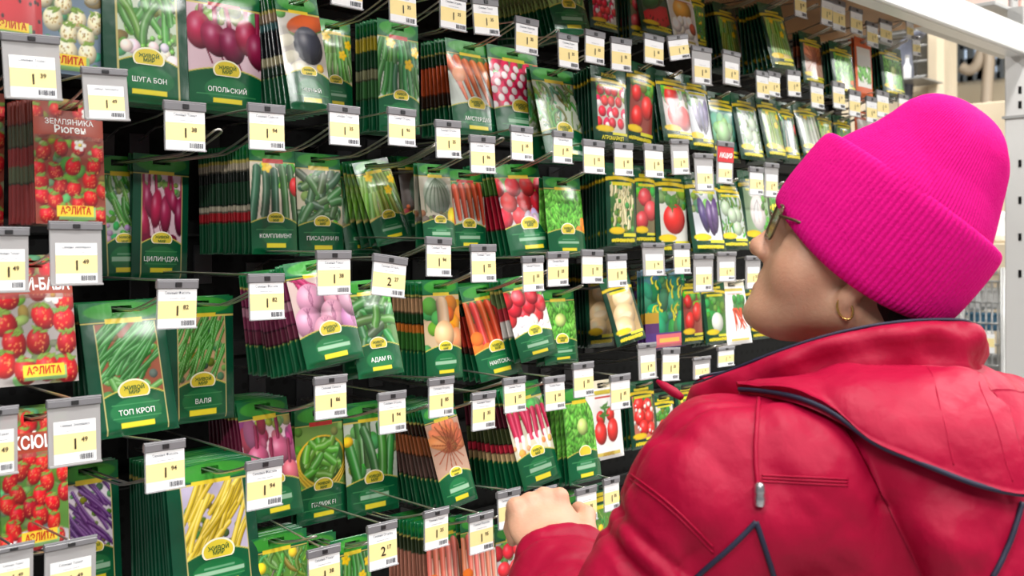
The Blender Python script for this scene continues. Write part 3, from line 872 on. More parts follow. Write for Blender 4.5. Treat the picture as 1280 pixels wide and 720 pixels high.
# hooks: one row per hook, read from left to right and from the top of the display down.
#  tag = (px, py, w, h, roll, price, style) where the tag's middle is seen; packet = (xt, yt, xb, yb, w, brand, picture, title, behind, words[, opts])
T_, K_ = 'tag', 'packet'
HOOKS = [
 (None, (690, -70, 720, 44, 46, 'G', 'herb', '', 13, 'curly green herb', 's')),
 (None, (752, -22, 756, 38, 36, 'M', 'berry', '', 0, 'red and white garden radish')),
 (None, (795, -22, 799, 50, 24, 'M', 'tomato_pink', '', 4, 'halved red tomato')),
 (None, (812, -20, 824, 42, 40, 'M', 'melon_red', '', 2, 'cut watermelon')),
 (None, (848, -14, 858, 58, 34, 'W', 'squash_gold', '', 0, 'golden squash and white slices')),
 (None, (870, -10, 874, 60, 20, 'M', 'greens', '', 0, 'bright green pepper')),
 (None, (905, 5, 918, 86, 28, 'M', 'cuke_lime', '', 5, 'pale lime cucumber')),
 (None, (930, 10, 937, 95, 22, 'M', 'greens', '', 0, 'yellow green vine')),
 ((1000, 4, 15, 36, 0, '1 35', 's'), (962, 5, 982, 86, 30, 'M', 'cuke_lime', '', 6, 'tilted yellow cucumber')),
 ((1048, 20, 16, 38, 0, '1 35', 's'), (1012, 42, 1019, 106, 27, 'M', 'pumpkin', '', 2, 'orange squash with green leaves')),
 ((1070, 27, 15, 32, 0, '1 35', 's'), (1050, 54, 1058, 118, 28, 'M', 'lettuce', '', 3, 'leafy lettuce')),
 ((1090, 44, 14, 30, 0, '1 35', 's'), (1078, 48, 1081, 122, 21, 'O', 'lettuce_white', '', 2, 'small lettuce on an orange card')),
 ((1107, 40, 15, 28, 0, '1 35', 's'), (1112, 58, 1119, 121, 28, 'M', 'lettuce_curly', '', 3, 'curly lettuce at the end of the row')),
 (None, (2, -90, 8, 46, 94, 'E', 'watermelon', '', 0, 'cut red watermelon')),
 (None, (77, -75, 77, 92, 100, 'E', 'wstraw', '', 3, 'white strawberries')),
 (None, (180, -40, 186, 130, 106, 'G', 'pea', 'ШУГА БОН', 4, 'shiny green pea pods', 'b')),
 (None, (279, -15, 283, 140, 92, 'G', 'beet', 'ОПОЛЬСКИЙ', 3, 'long dark red beets with stalks', 'r')),
 ((433, -17, 40, 54, 0, '1 35', 's'), (370, -5, 392, 138, 54, 'G', 'plum_dark', 'ЧЕРНЫЙ', 9, 'black rounded tomato')),
 ((503, 6, 34, 50, 0, '1 35', 's'), (415, 25, 419, 138, 46, 'G', 'cuke_small', '', 2, 'small light cucumbers with yellow flowers')),
 ((566, 15, 33, 46, 0, '1 35', 's'), (497, 27, 500, 166, 51, 'G', 'cuke', 'ГЕРМАН', 6, 'cucumbers hanging under yellow flowers', 'r')),
 ((658, 46, 28, 44, 0, '1 35', 's'), (586, 52, 598, 170, 58, 'G', 'carrot', 'АМСТЕРДАМ', 7, 'fanned orange carrots')),
 ((710, 65, 25, 42, 0, '1 35', 's'), (640, 60, 655, 172, 62, 'G', 'radish', '', 3, 'red radishes with white tips')),
 ((743, 60, 24, 40, 0, '1 35', 's'), (690, 86, 712, 200, 54, 'G', 'dill', '', 1, 'feathery pale rocket leaves')),
 ((776, 69, 25, 40, 2, '1 35', 's'), (760, 85, 765, 180, 44, 'M', 'berry', 'РУККОЛА', 5, 'red radishes among white flowers')),
 ((817, 63, 24, 36, 0, '1 35', 's'), (802, 80, 798, 182, 36, 'M', 'tomato_plum', '', 2, 'two red plum tomatoes')),
 ((848, 60, 32, 30, 12, '1 35', 's'), (838, 90, 851, 178, 40, 'M', 'pepper', '', 6, 'glossy red peppers')),
 ((877, 83, 26, 46, 2, '1 35', 'f'), (866, 95, 880, 188, 32, 'M', 'eggplant', '', 0, 'aubergine in a torn glossy bag')),
 ((914, 86, 21, 42, 0, '1 35', 'f'), (898, 116, 906, 202, 42, 'M', 'cabbage', '', 0, 'blue green cabbage head')),
 ((953, 107, 16, 34, 0, '1 35', 's'), (928, 118, 943, 200, 30, 'M', 'grey_greens', '', 0, 'pale grey green leaves')),
 ((967, 106, 15, 30, 0, '1 35', 's'), (957, 120, 973, 198, 26, 'M', 'cuke_lime', '', 4, 'lime gherkins below the first row')),
 ((992, 105, 16, 32, 3, '1 35', 's'), (980, 128, 992, 202, 21, 'M', 'zucchini', '', 0, 'narrow dark courgettes')),
 ((1021, 120, 16, 32, 0, '1 35', 's'), (1004, 128, 1020, 196, 28, 'M', 'zucchini_pale', '', 4, 'pale striped courgettes')),
 ((1048, 120, 15, 33, 0, '1 35', 's'), (1028, 140, 1034, 195, 22, 'M', 'cuke_lime', '', 0, 'green pods just above the hat')),
 ((1068, 130, 14, 32, 0, '1 35', 's'), (1052, 145, 1057, 205, 22, 'M', 'greens', '', 0, 'green and yellow leaves above the hat')),
 ((1089, 138, 13, 32, 0, '1 35', 's'), (1080, 140, 1083, 205, 24, 'O', 'chili', '', 0, 'red peppers on a red topped card')),
 ((40, 85, 72, 80, 3, '1 39', 'f'), (-42, 112, -44, 285, 98, 'E', 'straw', '', 0, 'red berries cut by the edge')),
 ((132, 119, 56, 64, 3, '1 49', 'f'), (85, 124, 90, 280, 87, 'E', 'straw', 'ЗЕМЛЯНИКА|Рюген', 9, 'many small red wild strawberries')),
 ((231, 159, 51, 60, 1, '1 38', 's'), (150, 195, 156, 350, 60, 'G', 'pea_lilac', '', 2, 'green pea pods with lilac flowers', 'b@.088')),
 ((333, 160, 45, 56, 1, '1 94', 's'), (202, 194, 199, 350, 70, 'G', 'beet_long', 'ЦИЛИНДРА', 2, 'cylinder shaped purple beets', 'b')),
 ((430, 158, 38, 49, 0, '1 35', 's'), (340, 182, 344, 318, 57, 'G', 'zucchini', 'КОМПЛИМЕНТ', 17, 'long dark green courgettes', 'r')),
 ((502, 160, 34, 46, 0, '1 96', 's'), (397, 192, 403, 320, 56, 'G', 'gherkin', 'ПИСАДИНИ F1', 2, 'dull green gherkins on a pale ground')),
 (None, (440, 205, 456, 318, 44, 'G', 'cuke_dark', '', 1, 'shaded dark gherkins', '@.02')),
 ((560, 175, 31, 46, 2, '1 35', 's'), (464, 200, 499, 305, 45, 'G', 'cuke_lime', '', 3, 'light green gherkins on a tilted packet')),
 (None, (512, 196, 525, 300, 32, 'G', 'melon_dark', '', 4, 'dark melon in shade', '@.04')),
 ((603, 194, 31, 46, 1, '1 96', 's'), (542, 205, 552, 310, 40, 'G', 'melon', '', 1, 'grey green netted melon')),
 ((652, 180, 27, 42, 0, '1 35', 's'), (580, 212, 587, 314, 46, 'G', 'carrot_row', '', 1, 'straight orange red carrots', 'r')),
 ((703, 185, 24, 39, 0, '1 35', 's'), (645, 205, 669, 318, 57, 'G', 'radish_red', '', 8, 'round scarlet radishes')),
 ((742, 197, 26, 41, 0, '1 35', 's'), (702, 222, 711, 320, 46, 'G', 'lettuce', '', 1, 'bright leaf lettuce')),
 ((779, 200, 23, 40, 1, '1 35', 's'), (775, 205, 778, 308, 37, 'M', 'bean_white', '', 8, 'white bean pods')),
 ((817, 202, 23, 41, 0, '1 35', 's'), (806, 208, 807, 306, 31, 'M', 'tomato_pink', '', 1, 'pink tomatoes')),
 ((850, 197, 22, 43, 4, '1 35', 'f'), (838, 212, 843, 318, 43, 'M', 'tomato', '', 1, 'one large red tomato')),
 ((880, 216, 23, 46, 2, '1 35', 'f'), (875, 216, 889, 316, 42, 'M', 'eggplant', '', 1, 'two violet aubergines')),
 ((906, 204, 20, 52, 0, '1 35', 'p'), (908, 224, 921, 312, 35, 'M', 'grey_greens', '', 1, 'pale kohlrabi with leaves')),
 ((945, 227, 17, 34, 0, '1 35', 's'), (940, 214, 951, 311, 37, 'M', 'garlic', '', 0, 'white garlic bulbs')),
 ((964, 226, 17, 42, 0, '1 35', 'f'), (966, 228, 974, 300, 22, 'M', 'greens', '', 0, 'green leaves beside the glasses')),
 ((95, 318, 65, 78, 0, '1 49', 'f'), (40, 320, 51, 480, 98, 'E', 'straw_big', 'АЛИ-БАБА', 6, 'big strawberries with white blossom')),
 ((221, 381, 50, 60, -1, '1 82', 's'), (152, 377, 174, 543, 106, 'G', 'bean', 'ТОП КРОП', 3, 'thick green beans on brown soil', 'b')),
 ((333, 372, 44, 56, 0, '1 82', 's'), (250, 371, 252, 527, 84, 'G', 'bean_thin', 'ВАЛЯ', 2, 'thin green string beans', 'b')),
 ((417, 342, 42, 54, 0, '1 38', 's'), (392, 325, 423, 455, 73, 'G', 'onion', '', 13, 'lilac pink onions')),
 ((486, 346, 42, 50, -7, '2 27', 's'), (457, 350, 479, 470, 57, 'G', 'gherkin_pile', 'АДАМ F1', 1, 'heaped knobbly green cucumbers')),
 ((604, 330, 31, 46, 0, '1 35', 's'), (550, 350, 557, 474, 45, 'G', 'butternut', '', 8, 'beige butternut squash')),
 ((666, 343, 26, 43, 1, '1 35', 's'), (602, 356, 630, 472, 53, 'G', 'carrot_short', 'НАНТСКАЯ', 6, 'stubby red orange carrots')),
 ((697, 337, 26, 42, 1, '1 35', 's'), (650, 345, 677, 448, 47, 'G', 'radish_pink', '', 4, 'pink radishes on white roots')),
 ((740, 334, 26, 41, -1, '1 35', 's'), (696, 362, 703, 455, 42, 'G', 'lettuce_curly', '', 1, 'round curly lettuce head')),
 (None, (747, 330, 751, 434, 34, 'M', 'patisson', '', 7, 'pattypan squash at the back', '@.0')),
 ((771, 339, 24, 40, 1, '1 35', 's'), (768, 345, 792, 429, 37, 'M', 'patisson', '', 0, 'three cream pattypan squashes')),
 ((817, 325, 27, 40, 0, '1 35', 'f'), (800, 330, 801, 424, 24, 'M', 'flower', '', 0, 'yellow and violet flowers', '@-.02')),
 ((852, 324, 20, 37, 0, '1 35', 's'), (830, 336, 833, 435, 50, 'P', 'hotpep', '', 2, 'yellow hot peppers on a green bush')),
 ((879, 342, 24, 46, 0, '1 35', 'f'), (862, 345, 867, 430, 28, 'M', 'tomato_plum', '', 1, 'red plum tomatoes on the vine')),
 ((908, 334, 25, 36, 0, '1 35', 'f'), (890, 350, 898, 430, 30, 'M', 'daikon', '', 3, 'white root among leaves')),
 ((941, 341, 18, 40, 0, '1 35', 'f'), (914, 350, 926, 430, 31, 'W', 'chili', '', 3, 'slim red chillies on white card')),
 (None, (942, 355, 951, 424, 24, 'M', 'dill', '', 1, 'green dill by the cheek')),
 ((93, 540, 66, 82, -3, '1 49', 'f'), (42, 512, 45, 688, 84, 'E', 'straw_leaf', 'КСЮША', 4, 'hanging red strawberries over green leaves')),
 ((206, 583, 50, 60, -4, '1 94', 's'), (110, 580, 116, 735, 76, 'G', 'bean_purple', '', 2, 'violet beans', 'b')),
 ((330, 605, 45, 60, -4, '1 94', 's'), (262, 578, 276, 742, 108, 'G', 'bean_yellow', '', 12, 'yellow wax beans', 'b')),
 ((413, 497, 40, 52, -2, '1 86', 's'), (328, 500, 351, 648, 63, 'G', 'beet_round', '', 9, 'round pink beets')),
 ((490, 516, 34, 50, -3, '1 94', 's'), (400, 508, 403, 653, 63, 'G', 'gherkin_pail', 'ПАРИЖ F1', 1, 'gherkins in a yellow pail', 'r')),
 ((551, 497, 31, 48, -1, '1 85', 's'), (461, 505, 468, 642, 64, 'G', 'cuke_group', '', 3, 'upright green cucumbers')),
 ((604, 514, 29, 46, -2, '1 35', 's'), (548, 506, 580, 632, 41, 'G', 'pumpkin', '', 12, 'ribbed orange pumpkin')),
 ((693, 492, 25, 41, -1, '1 35', 's'), (650, 480, 681, 606, 48, 'G', 'radish_long', '', 10, 'long red radishes with white ends')),
 ((729, 475, 25, 42, -2, '1 35', 's'), (722, 485, 733, 603, 40, 'G', 'lettuce_curly', '', 6, 'tall green salad leaves')),
 ((775, 490, 24, 42, 0, '1 35', 's'), (752, 475, 760, 574, 42, 'W', 'tomato_white', 'КИБИЦ', 1, 'four plum tomatoes on white card')),
 ((809, 452, 22, 44, 0, '1 35', 'f'), (800, 476, 807, 560, 33, 'M', 'tomato_cherry', '', 3, 'cherry tomatoes')),
 ((838, 456, 21, 40, -3, '1 35', 's'), (828, 490, 833, 565, 27, 'M', 'tomato', '', 0, 'red tomato beside the sleeve')),
 ((877, 460, 21, 26, 0, '1 35', 'f'), (856, 478, 860, 555, 26, 'M', 'greens', '', 0, 'green leaves beside the collar')),
 ((405, 712, 40, 54, -8, '1 38', 's'), (345, 668, 350, 800, 78, 'G', 'greens', '', 5, 'dark green leaves at the bottom edge')),
 (None, (395, 670, 398, 810, 50, 'G', 'cuke_dark', '', 1, 'dark cucumbers at the bottom edge')),
 ((478, 682, 36, 55, -7, '2 17', 's'), (440, 672, 443, 800, 46, 'G', 'cuke', '', 1, 'green cucumbers at the bottom edge')),
 ((601, 666, 30, 48, -5, '1 95', 's'), (555, 648, 562, 780, 46, 'G', 'carrot_pink', '', 10, 'pink orange carrots')),
 ((636, 636, 28, 46, -4, '1 35', 's'), (596, 643, 604, 770, 42, 'G', 'carrot_pink', '', 3, 'salmon coloured carrots')),
 ((682, 630, 26, 40, -3, '1 35', 's'), (640, 655, 648, 780, 42, 'G', 'radish_red', '', 4, 'red radishes below the hand')),
 ((733, 631, 25, 42, -1, '1 35', 's'), (703, 615, 709, 740, 42, 'G', 'lettuce', '', 2, 'lettuce behind the hand')),
 ((764, 618, 18, 40, -1, '1 35', 's'), (754, 602, 760, 725, 40, 'M', 'greens', '', 2, 'leaves in the gap by the sleeve')),
 ((1033, 14, 14, 36, 0, '1 35', 's'), None),
 ((1137, 37, 9, 24, 0, '1 35', 's'), None),
 ((1145, 58, 10, 24, 4, '1 35', 's'), None),
 ((607, 22, 32, 45, 4, '1 35', 's'), None),
 ((1103, 131, 15, 33, 0, '1 35', 's'), None),
 ((1129, 133, 12, 28, 0, '1 35', 's'), None),
 ((10, 326, 42, 80, 0, '1 49', 'f'), None),
 ((548, 322, 31, 48, -2, '1 94', 's'), None),
 ((-4, 553, 40, 84, 0, '1 49', 'f'), None),
 ((643, 494, 27, 42, -2, '1 35', 's'), None),
 ((907, 446, 20, 24, 0, '1 35', 's'), None),
 ((16, 712, 36, 60, -4, '1 49', 'f'), None),
 ((88, 712, 64, 72, -8, '1 49', 'f'), None),
 ((545, 661, 30, 48, -5, '1 35', 's'), None),
]

# ------------------------------------------------------------------ price tags and hooks
TAG_Y = -0.205
WALL = 0.14            # front of the perforated panel
def rise(y):
    return .024 * max(0.0, min(1.0, (-y - .095) / .09)) ** 1.3
def make_tag(px, py, w, h, roll, price, style, words, near, idx):
    c = on_plane(px, py, TAG_Y)
    u = (px - 640) / FPX
    d = (TAG_Y - CAM.y) / (S2 * (1 - u))
    W = w / (FPX / d * S2 * (1 - u)); H = h / (FPX / d)
    W = min(max(W, .040), .062)
    t = empty('price_tag', c)
    t.rotation_euler = (random.Random(idx).uniform(-.06, .02), math.radians(-roll if py < 470 else 0), 0)
    m = MB(); m.box((-W / 2, -.0012, -H / 2), (W / 2, .0012, H / 2), bev=.0005)
    m.box((-W / 2, -.004, -H / 2), (W / 2, -.0012, -H / 2 + .0022), bev=.0004)
    m.build('holder', M['frost'] if style in 'fp' else M['clear'], t)
    ch = H * (.17 if style == 's' else .11)
    m = MB(); m.box((-W / 2 - .0008, -.0032, H / 2 - ch), (W / 2 + .0008, .0032, H / 2), bev=.001)
    m.tube([(-W / 2 - .001, -.001, H / 2 + .0006), (W / 2 + .001, -.001, H / 2 + .0006)], .0016, 8)
    clip = m.build('hanging_clip', M['clip'], t)
    m = MB(); m.box((-.004, -.0044, H / 2 - ch * .75), (.004, -.003, H / 2 - ch * .15), bev=.0005)
    m.build('latch', M['clip_dark'], clip)
    # paper
    if style == 's':
        x0, x1, z0, z1 = -W / 2 + .001, W / 2 - .001, -H / 2 + .001, H / 2 - ch
    else:
        x0, x1, z0, z1 = -W * .40, W * .40, -H * .46, H * .18
    y = -.0016
    if style == 'p':
        m = MB(); m.box((-W / 2, y - .0004, H * .02), (W / 2, y, H / 2 - ch), bev=.0002)
        pr = m.build('promotion_card', M['red_card'], t)
        tv, tf, tw = text2d('АКЦИЯ', .03)
        s = W * .8 / tw
        obj('lettering', np.stack([tv[:, 0] * s, np.full(len(tv), y - .0007), tv[:, 1] * s + H * .13], -1), tf, M['paper'], pr, smooth=False)
        z1 = H * .0
    hh = z1 - z0
    zb, zt = z0 + hh * .24, z0 + hh * .70
    vs, fs, mi = [], [], []
    for k, (a, b, q) in enumerate(((z0, zb, 0), (zb, zt, 1), (zt, z1, 0))):
        n = len(vs)
        vs += [(x0, y, a), (x1, y, a), (x1, y, b), (x0, y, b)]
        fs.append((n, n + 1, n + 2, n + 3)); mi.append(q)
    n = len(vs)
    e = .0003
    vs += [(x0, y + e, z0), (x1, y + e, z0), (x1, y + e, z1), (x0, y + e, z1)]
    fs += [(n + 3, n + 2, n + 1, n)]; mi.append(0)
    pap = obj('paper', vs, fs, None, t, smooth=False, mats=[M['paper'], M['yellow']], midx=mi)
    # price
    big, small = price.split()
    V, F, C = [], [], []
    def put(body, xx, zz, hgt, col, bold=0.0, mw=None, left=False):
        tv, tf, tw = text2d(body, bold)
        s = hgt / .7
        sx = s if mw is None else min(s, mw / max(tw, 1e-6))
        b = sum(len(q) for q in V)
        V.append(np.stack([tv[:, 0] * sx + xx + (tw * sx / 2 if left else 0), np.full(len(tv), y - .0005), tv[:, 1] * s + zz], -1))
        F.extend([tuple(b + i for i in q) for q in tf]); C.append(np.tile(lin(col), (len(tv), 1)))
    pw = x1 - x0
    put(big, x0 + pw * .50, zb + (zt - zb) * .18, hh * .25, (45, 35, 25), .012)
    put(small, x0 + pw * .72, zb + (zt - zb) * .52, hh * .11, (60, 48, 35), .02)
    if near:
        put('Семена ' + ('Фасоль' if 'bean' in words else 'Огурец' if 'cucumber' in words or 'gherkin' in words else 'Морковь' if 'carrot' in words else 'Редис' if 'radish' in words else 'Земляника' if 'straw' in words else 'Свекла' if 'beet' in words else 'Томат'), x0 + pw * .5, zt + hh * .17, hh * .065, (70, 78, 95), .0, pw * .7)
    put('______ ____', x0 + pw * .5, zt + hh * .07, hh * .06, (95, 100, 112), .02, pw * .8)
    obj('lettering', np.concatenate(V), F, M['ink'], pap, np.concatenate(C), smooth=False)
    rg = random.Random(idx + 7)
    m = MB(); xx = x0 + pw * .6
    while xx < x1 - pw * .06:
        b = pw * rg.choice([.012, .018, .03])
        m.add([(xx, y - .0004, z0 + hh * .06), (xx + b, y - .0004, z0 + hh * .06), (xx + b, y - .0004, z0 + hh * .19), (xx, y - .0004, z0 + hh * .19)], [(0, 1, 2, 3)])
        xx += b + pw * rg.choice([.012, .02])
    m.build('barcode', M['bar'], pap)
    return t, c, H

M['bar'] = mat('dark_print', (60, 62, 72), rough=.7)

def make_hook(X, z, tagpos, H):
    """double wire hook rising to a loop at the tip, and a single arm for the tag"""
    t = empty('display_hook', (X, WALL, z))
    hw, r = .0055, .00155
    one = [(-hw, y - WALL, rise(y)) for y in (WALL - .002, .08, 0.0, -.07, -.10, -.12, -.14, -.16, -.178)]
    pts = list(one)
    for k in range(1, 6):
        a = math.pi * k / 6
        pts.append((-hw * math.cos(a), -.178 - WALL - .0055 * math.sin(a), rise(-.178) + .003 * math.sin(a)))
    pts += [(hw, q[1], q[2]) for q in reversed(one)]
    m = MB(); m.tube(pts, r, 6)
    m.build('wire', M['wire'], t, smooth=True)
    m = MB(); m.box((-.015, -.003, -.014), (.015, .004, .045), bev=.001)
    m.build('mount_plate', M['clip_dark'], t)
    if tagpos is not None:
        dx, dz, ty = tagpos.x - X, tagpos.z + H / 2 - z, TAG_Y - WALL
        zm = max(.036, min(.05, dz))
        m = MB(); m.tube([(0, -.002, .034), (0, -.05, zm), (dx * .4, ty * .6, zm + (dz - zm) * .4), (dx, ty + .010, dz), (dx, ty + .003, dz)], .0014, 6)
        m.build('tag_arm', M['wire'], t, smooth=True)
    return t

def build_display():
    behind_jobs = []
    n_front = 0
    used = set()
    for idx, (tg, pk) in enumerate(HOOKS):
        words = pk[9] if pk else None
        rng = random.Random(100 + idx)
        tagpos, TH = None, 0
        if tg:
            px = tg[0]
            near = px < 720
            t, tagpos, TH = make_tag(*tg, words or 'empty', near, idx)
            if not words:
                # name the empty hook's tag after a neighbour that can be found
                nb = None
                for j in list(range(idx - 1, -1, -1)) + list(range(idx + 1, len(HOOKS))):
                    if HOOKS[j][1] and HOOKS[j][0] and abs(HOOKS[j][0][1] - tg[1]) < 60:
                        nb = HOOKS[j]; break
                sidew = 'after' if nb[0][0] < tg[0] else 'before'
                k = 0
                base = 'white price tag %s that of the %s' % (sidew, nb[1][9])
                while (base + ('', ', one further', ', two further', ', three further', ', four further')[k]) in used: k += 1
                lab = base + ('', ', one further', ', two further', ', three further', ', four further')[k]
                used.add(lab)
                hook_label = lab.replace('white price tag', 'hook with tag') 
            else:
                st = {'s': 'white and yellow price tag', 'f': 'grey sleeved price tag', 'p': 'price tag under red card'}[tg[6]]
                lab = '%s of the %s packets' % (st, words)
                hook_label = 'double wire display hook carrying the %s packets' % words
            tag(t, lab, 'price tag', 'price tags on the display hooks')
        else:
            hook_label = 'double wire display hook carrying the %s packets' % words
        if not pk:
            hk = make_hook(tagpos.x, tagpos.z - .005, tagpos, TH)
            tag(hk, hook_label, 'hook', 'wire hooks on the back panel')
            continue
        xt, yt, xb, yb, w, brand, kind, title, nb_, words = pk[:10]
        opts = pk[10] if len(pk) > 10 else ''
        bag, strip = 'b' in opts, ('r' if 'r' in opts else 'y')
        near = xt < 720
        # how far out the front packet hangs follows from its hook, which is in line with the tag
        sp = 0.0088 if brand in 'GE' else 0.0075
        if nb_ >= 12: sp = .0085
        Y = y_for(xt, tagpos.x) if tagpos is not None else -.06
        if '@' in opts: Y = float(opts.split('@')[1])
        Y = min(max(Y, -.158), WALL - .05)
        if nb_:
            Y = max(-.158, min(Y, WALL - nb_ * sp - .03))
            sp = min(sp, (WALL - Y - .028) / nb_)
        top = on_plane(xt, yt, Y)
        # bottom: leaning out towards the aisle as far as the picture asks, the rest is a tilt in its own plane
        u = (xb - 640) / FPX
        Yb = y_for(xb, top.x)
        dlt = Y - Yb
        Hest = (yb - yt) / FPX * (Y - CAM.y) / (S2 * (1 - (xt - 640) / FPX))
        dlt = min(max(dlt, 0.002), Hest * .24)
        Yb = Y - dlt
        bot = on_plane(xb, yb, Yb)
        H = (top.z - bot.z) / math.cos(math.asin(min(.5, dlt / Hest)))
        tilt = math.asin(min(.5, dlt / H))
        roll = -math.atan2(bot.x - top.x, H)
        roll = max(-.2, min(.2, roll))
        ut = (xt - 640) / FPX
        d = (Y - CAM.y) / (S2 * (1 - ut))
        W = w / (FPX / d * S2 * (1 - ut))
        thick = sp * .62
        o = make_front(title, brand, kind, W, H, thick, 1000 + idx, near, bag, strip)
        hole = Vector((top.x, Y, top.z - HOLE))
        o.location = hole
        o.rotation_euler = (-tilt, roll, 0)
        bname = {'G': 'green', 'M': 'dark green', 'E': 'full picture', 'W': 'white', 'O': 'orange', 'P': 'purple footed'}[brand]
        tag(o, 'foremost %s seed packet picturing %s' % (bname, words), 'seed packet', 'front seed packets')
        n_front += 1
        hk = make_hook(top.x, hole.z - rise(Y) - .0005, tagpos, TH)
        tag(hk, hook_label, 'hook', 'wire hooks on the back panel')
        if nb_:
            behind_jobs.append((idx, nb_, sp, W, H, thick, brand, kind, hole, tilt, roll, words, bag, strip, xt, bname))
    # packets further back: the ones that show largest are things, the rest of the far stacks one object
    budget = 300 - n_front
    jobs = sorted(behind_jobs, key=lambda j: (j[6] in 'MWOP', j[14]))
    rest = MB(); rv, rf, rc, off = [], [], [], 0
    for (idx, nb_, sp, W, H, thick, brand, kind, hole, tilt, roll, words, bag, strip, xt, bname) in jobs:
        v, c, f = make_behind(brand, kind, W, H, thick, 1000 + idx, bag, strip)
        rng = random.Random(500 + idx)
        first = None
        for k in range(1, nb_ + 1):
            t = k / nb_
            y = hole.y + k * sp
            tl = tilt * (1 - t * .75) + rng.uniform(-.004, .004)
            rl = roll * (1 - .3 * t) + rng.uniform(-.016, .016)
            loc = Vector((hole.x + rng.uniform(-.0012, .0012), y, hole.z - rise(hole.y) + rise(y) + rng.uniform(-.0005, .0012)))
            if budget > 0:
                if first is None:
                    first = o = obj('seed_packet', v, f, M['film'] if brand in 'GMP' else M['card'], None, c)
                else:
                    o = first.copy(); COL.objects.link(o)
                o.location = loc; o.rotation_euler = (-tl, rl, 0)
                tag(o, 'seed packet edge-on, stacked behind the front packet of %s' % words, 'seed packet', 'stack behind the front packet of ' + words)
                budget -= 1
            else:
                mm = Matrix.Translation(loc) @ (Matrix.Rotation(rl, 4, 'Y') @ Matrix.Rotation(-tl, 4, 'X'))
                A = np.array(mm)
                rv.append(v @ A[:3, :3].T + A[:3, 3]); rc.append(c); rf.append(f + off); off += len(v)
    if rv:
        o = obj('seed_packets_in_depth', np.concatenate(rv), np.concatenate(rf), M['film'], None, np.concatenate(rc))
        tag(o, 'dark edges of the remaining seed packets packed behind the farther front packets', 'seed packets', None, 'stuff')
# ------------------------------------------------------------------ smooth bodies: distance fields turned into one continuous surface
def smin(a, b, k):
    h = np.clip(.5 + .5 * (b - a) / k, 0, 1)
    return b + (a - b) * h - k * h * (1 - h)

def smax(a, b, k):
    return -smin(-a, -b, k)

def s_ell(p, c, r, R=None):
    q = p - np.asarray(c, dtype=np.float64)
    if R is not None: q = q @ np.asarray(R)          # columns of R = local axes
    r = np.asarray(r, dtype=np.float64)
    k0 = np.sqrt(((q / r) ** 2).sum(-1)); k1 = np.sqrt(((q / (r * r)) ** 2).sum(-1))
    return k0 * (k0 - 1) / np.maximum(k1, 1e-9)

def s_cap(p, a, b, ra, rb=None):
    a, b = np.asarray(a, float), np.asarray(b, float)
    rb = ra if rb is None else rb
    ab = b - a
    t = np.clip(((p - a) @ ab) / max(ab @ ab, 1e-12), 0, 1)
    return np.linalg.norm(p - a - t[:, None] * ab, axis=-1) - (ra + (rb - ra) * t)

def s_path(p, pts, rs, k=0.012):
    d = None
    for i in range(len(pts) - 1):
        e = s_cap(p, pts[i], pts[i + 1], rs[i], rs[i + 1])
        d = e if d is None else smin(d, e, k)
    return d

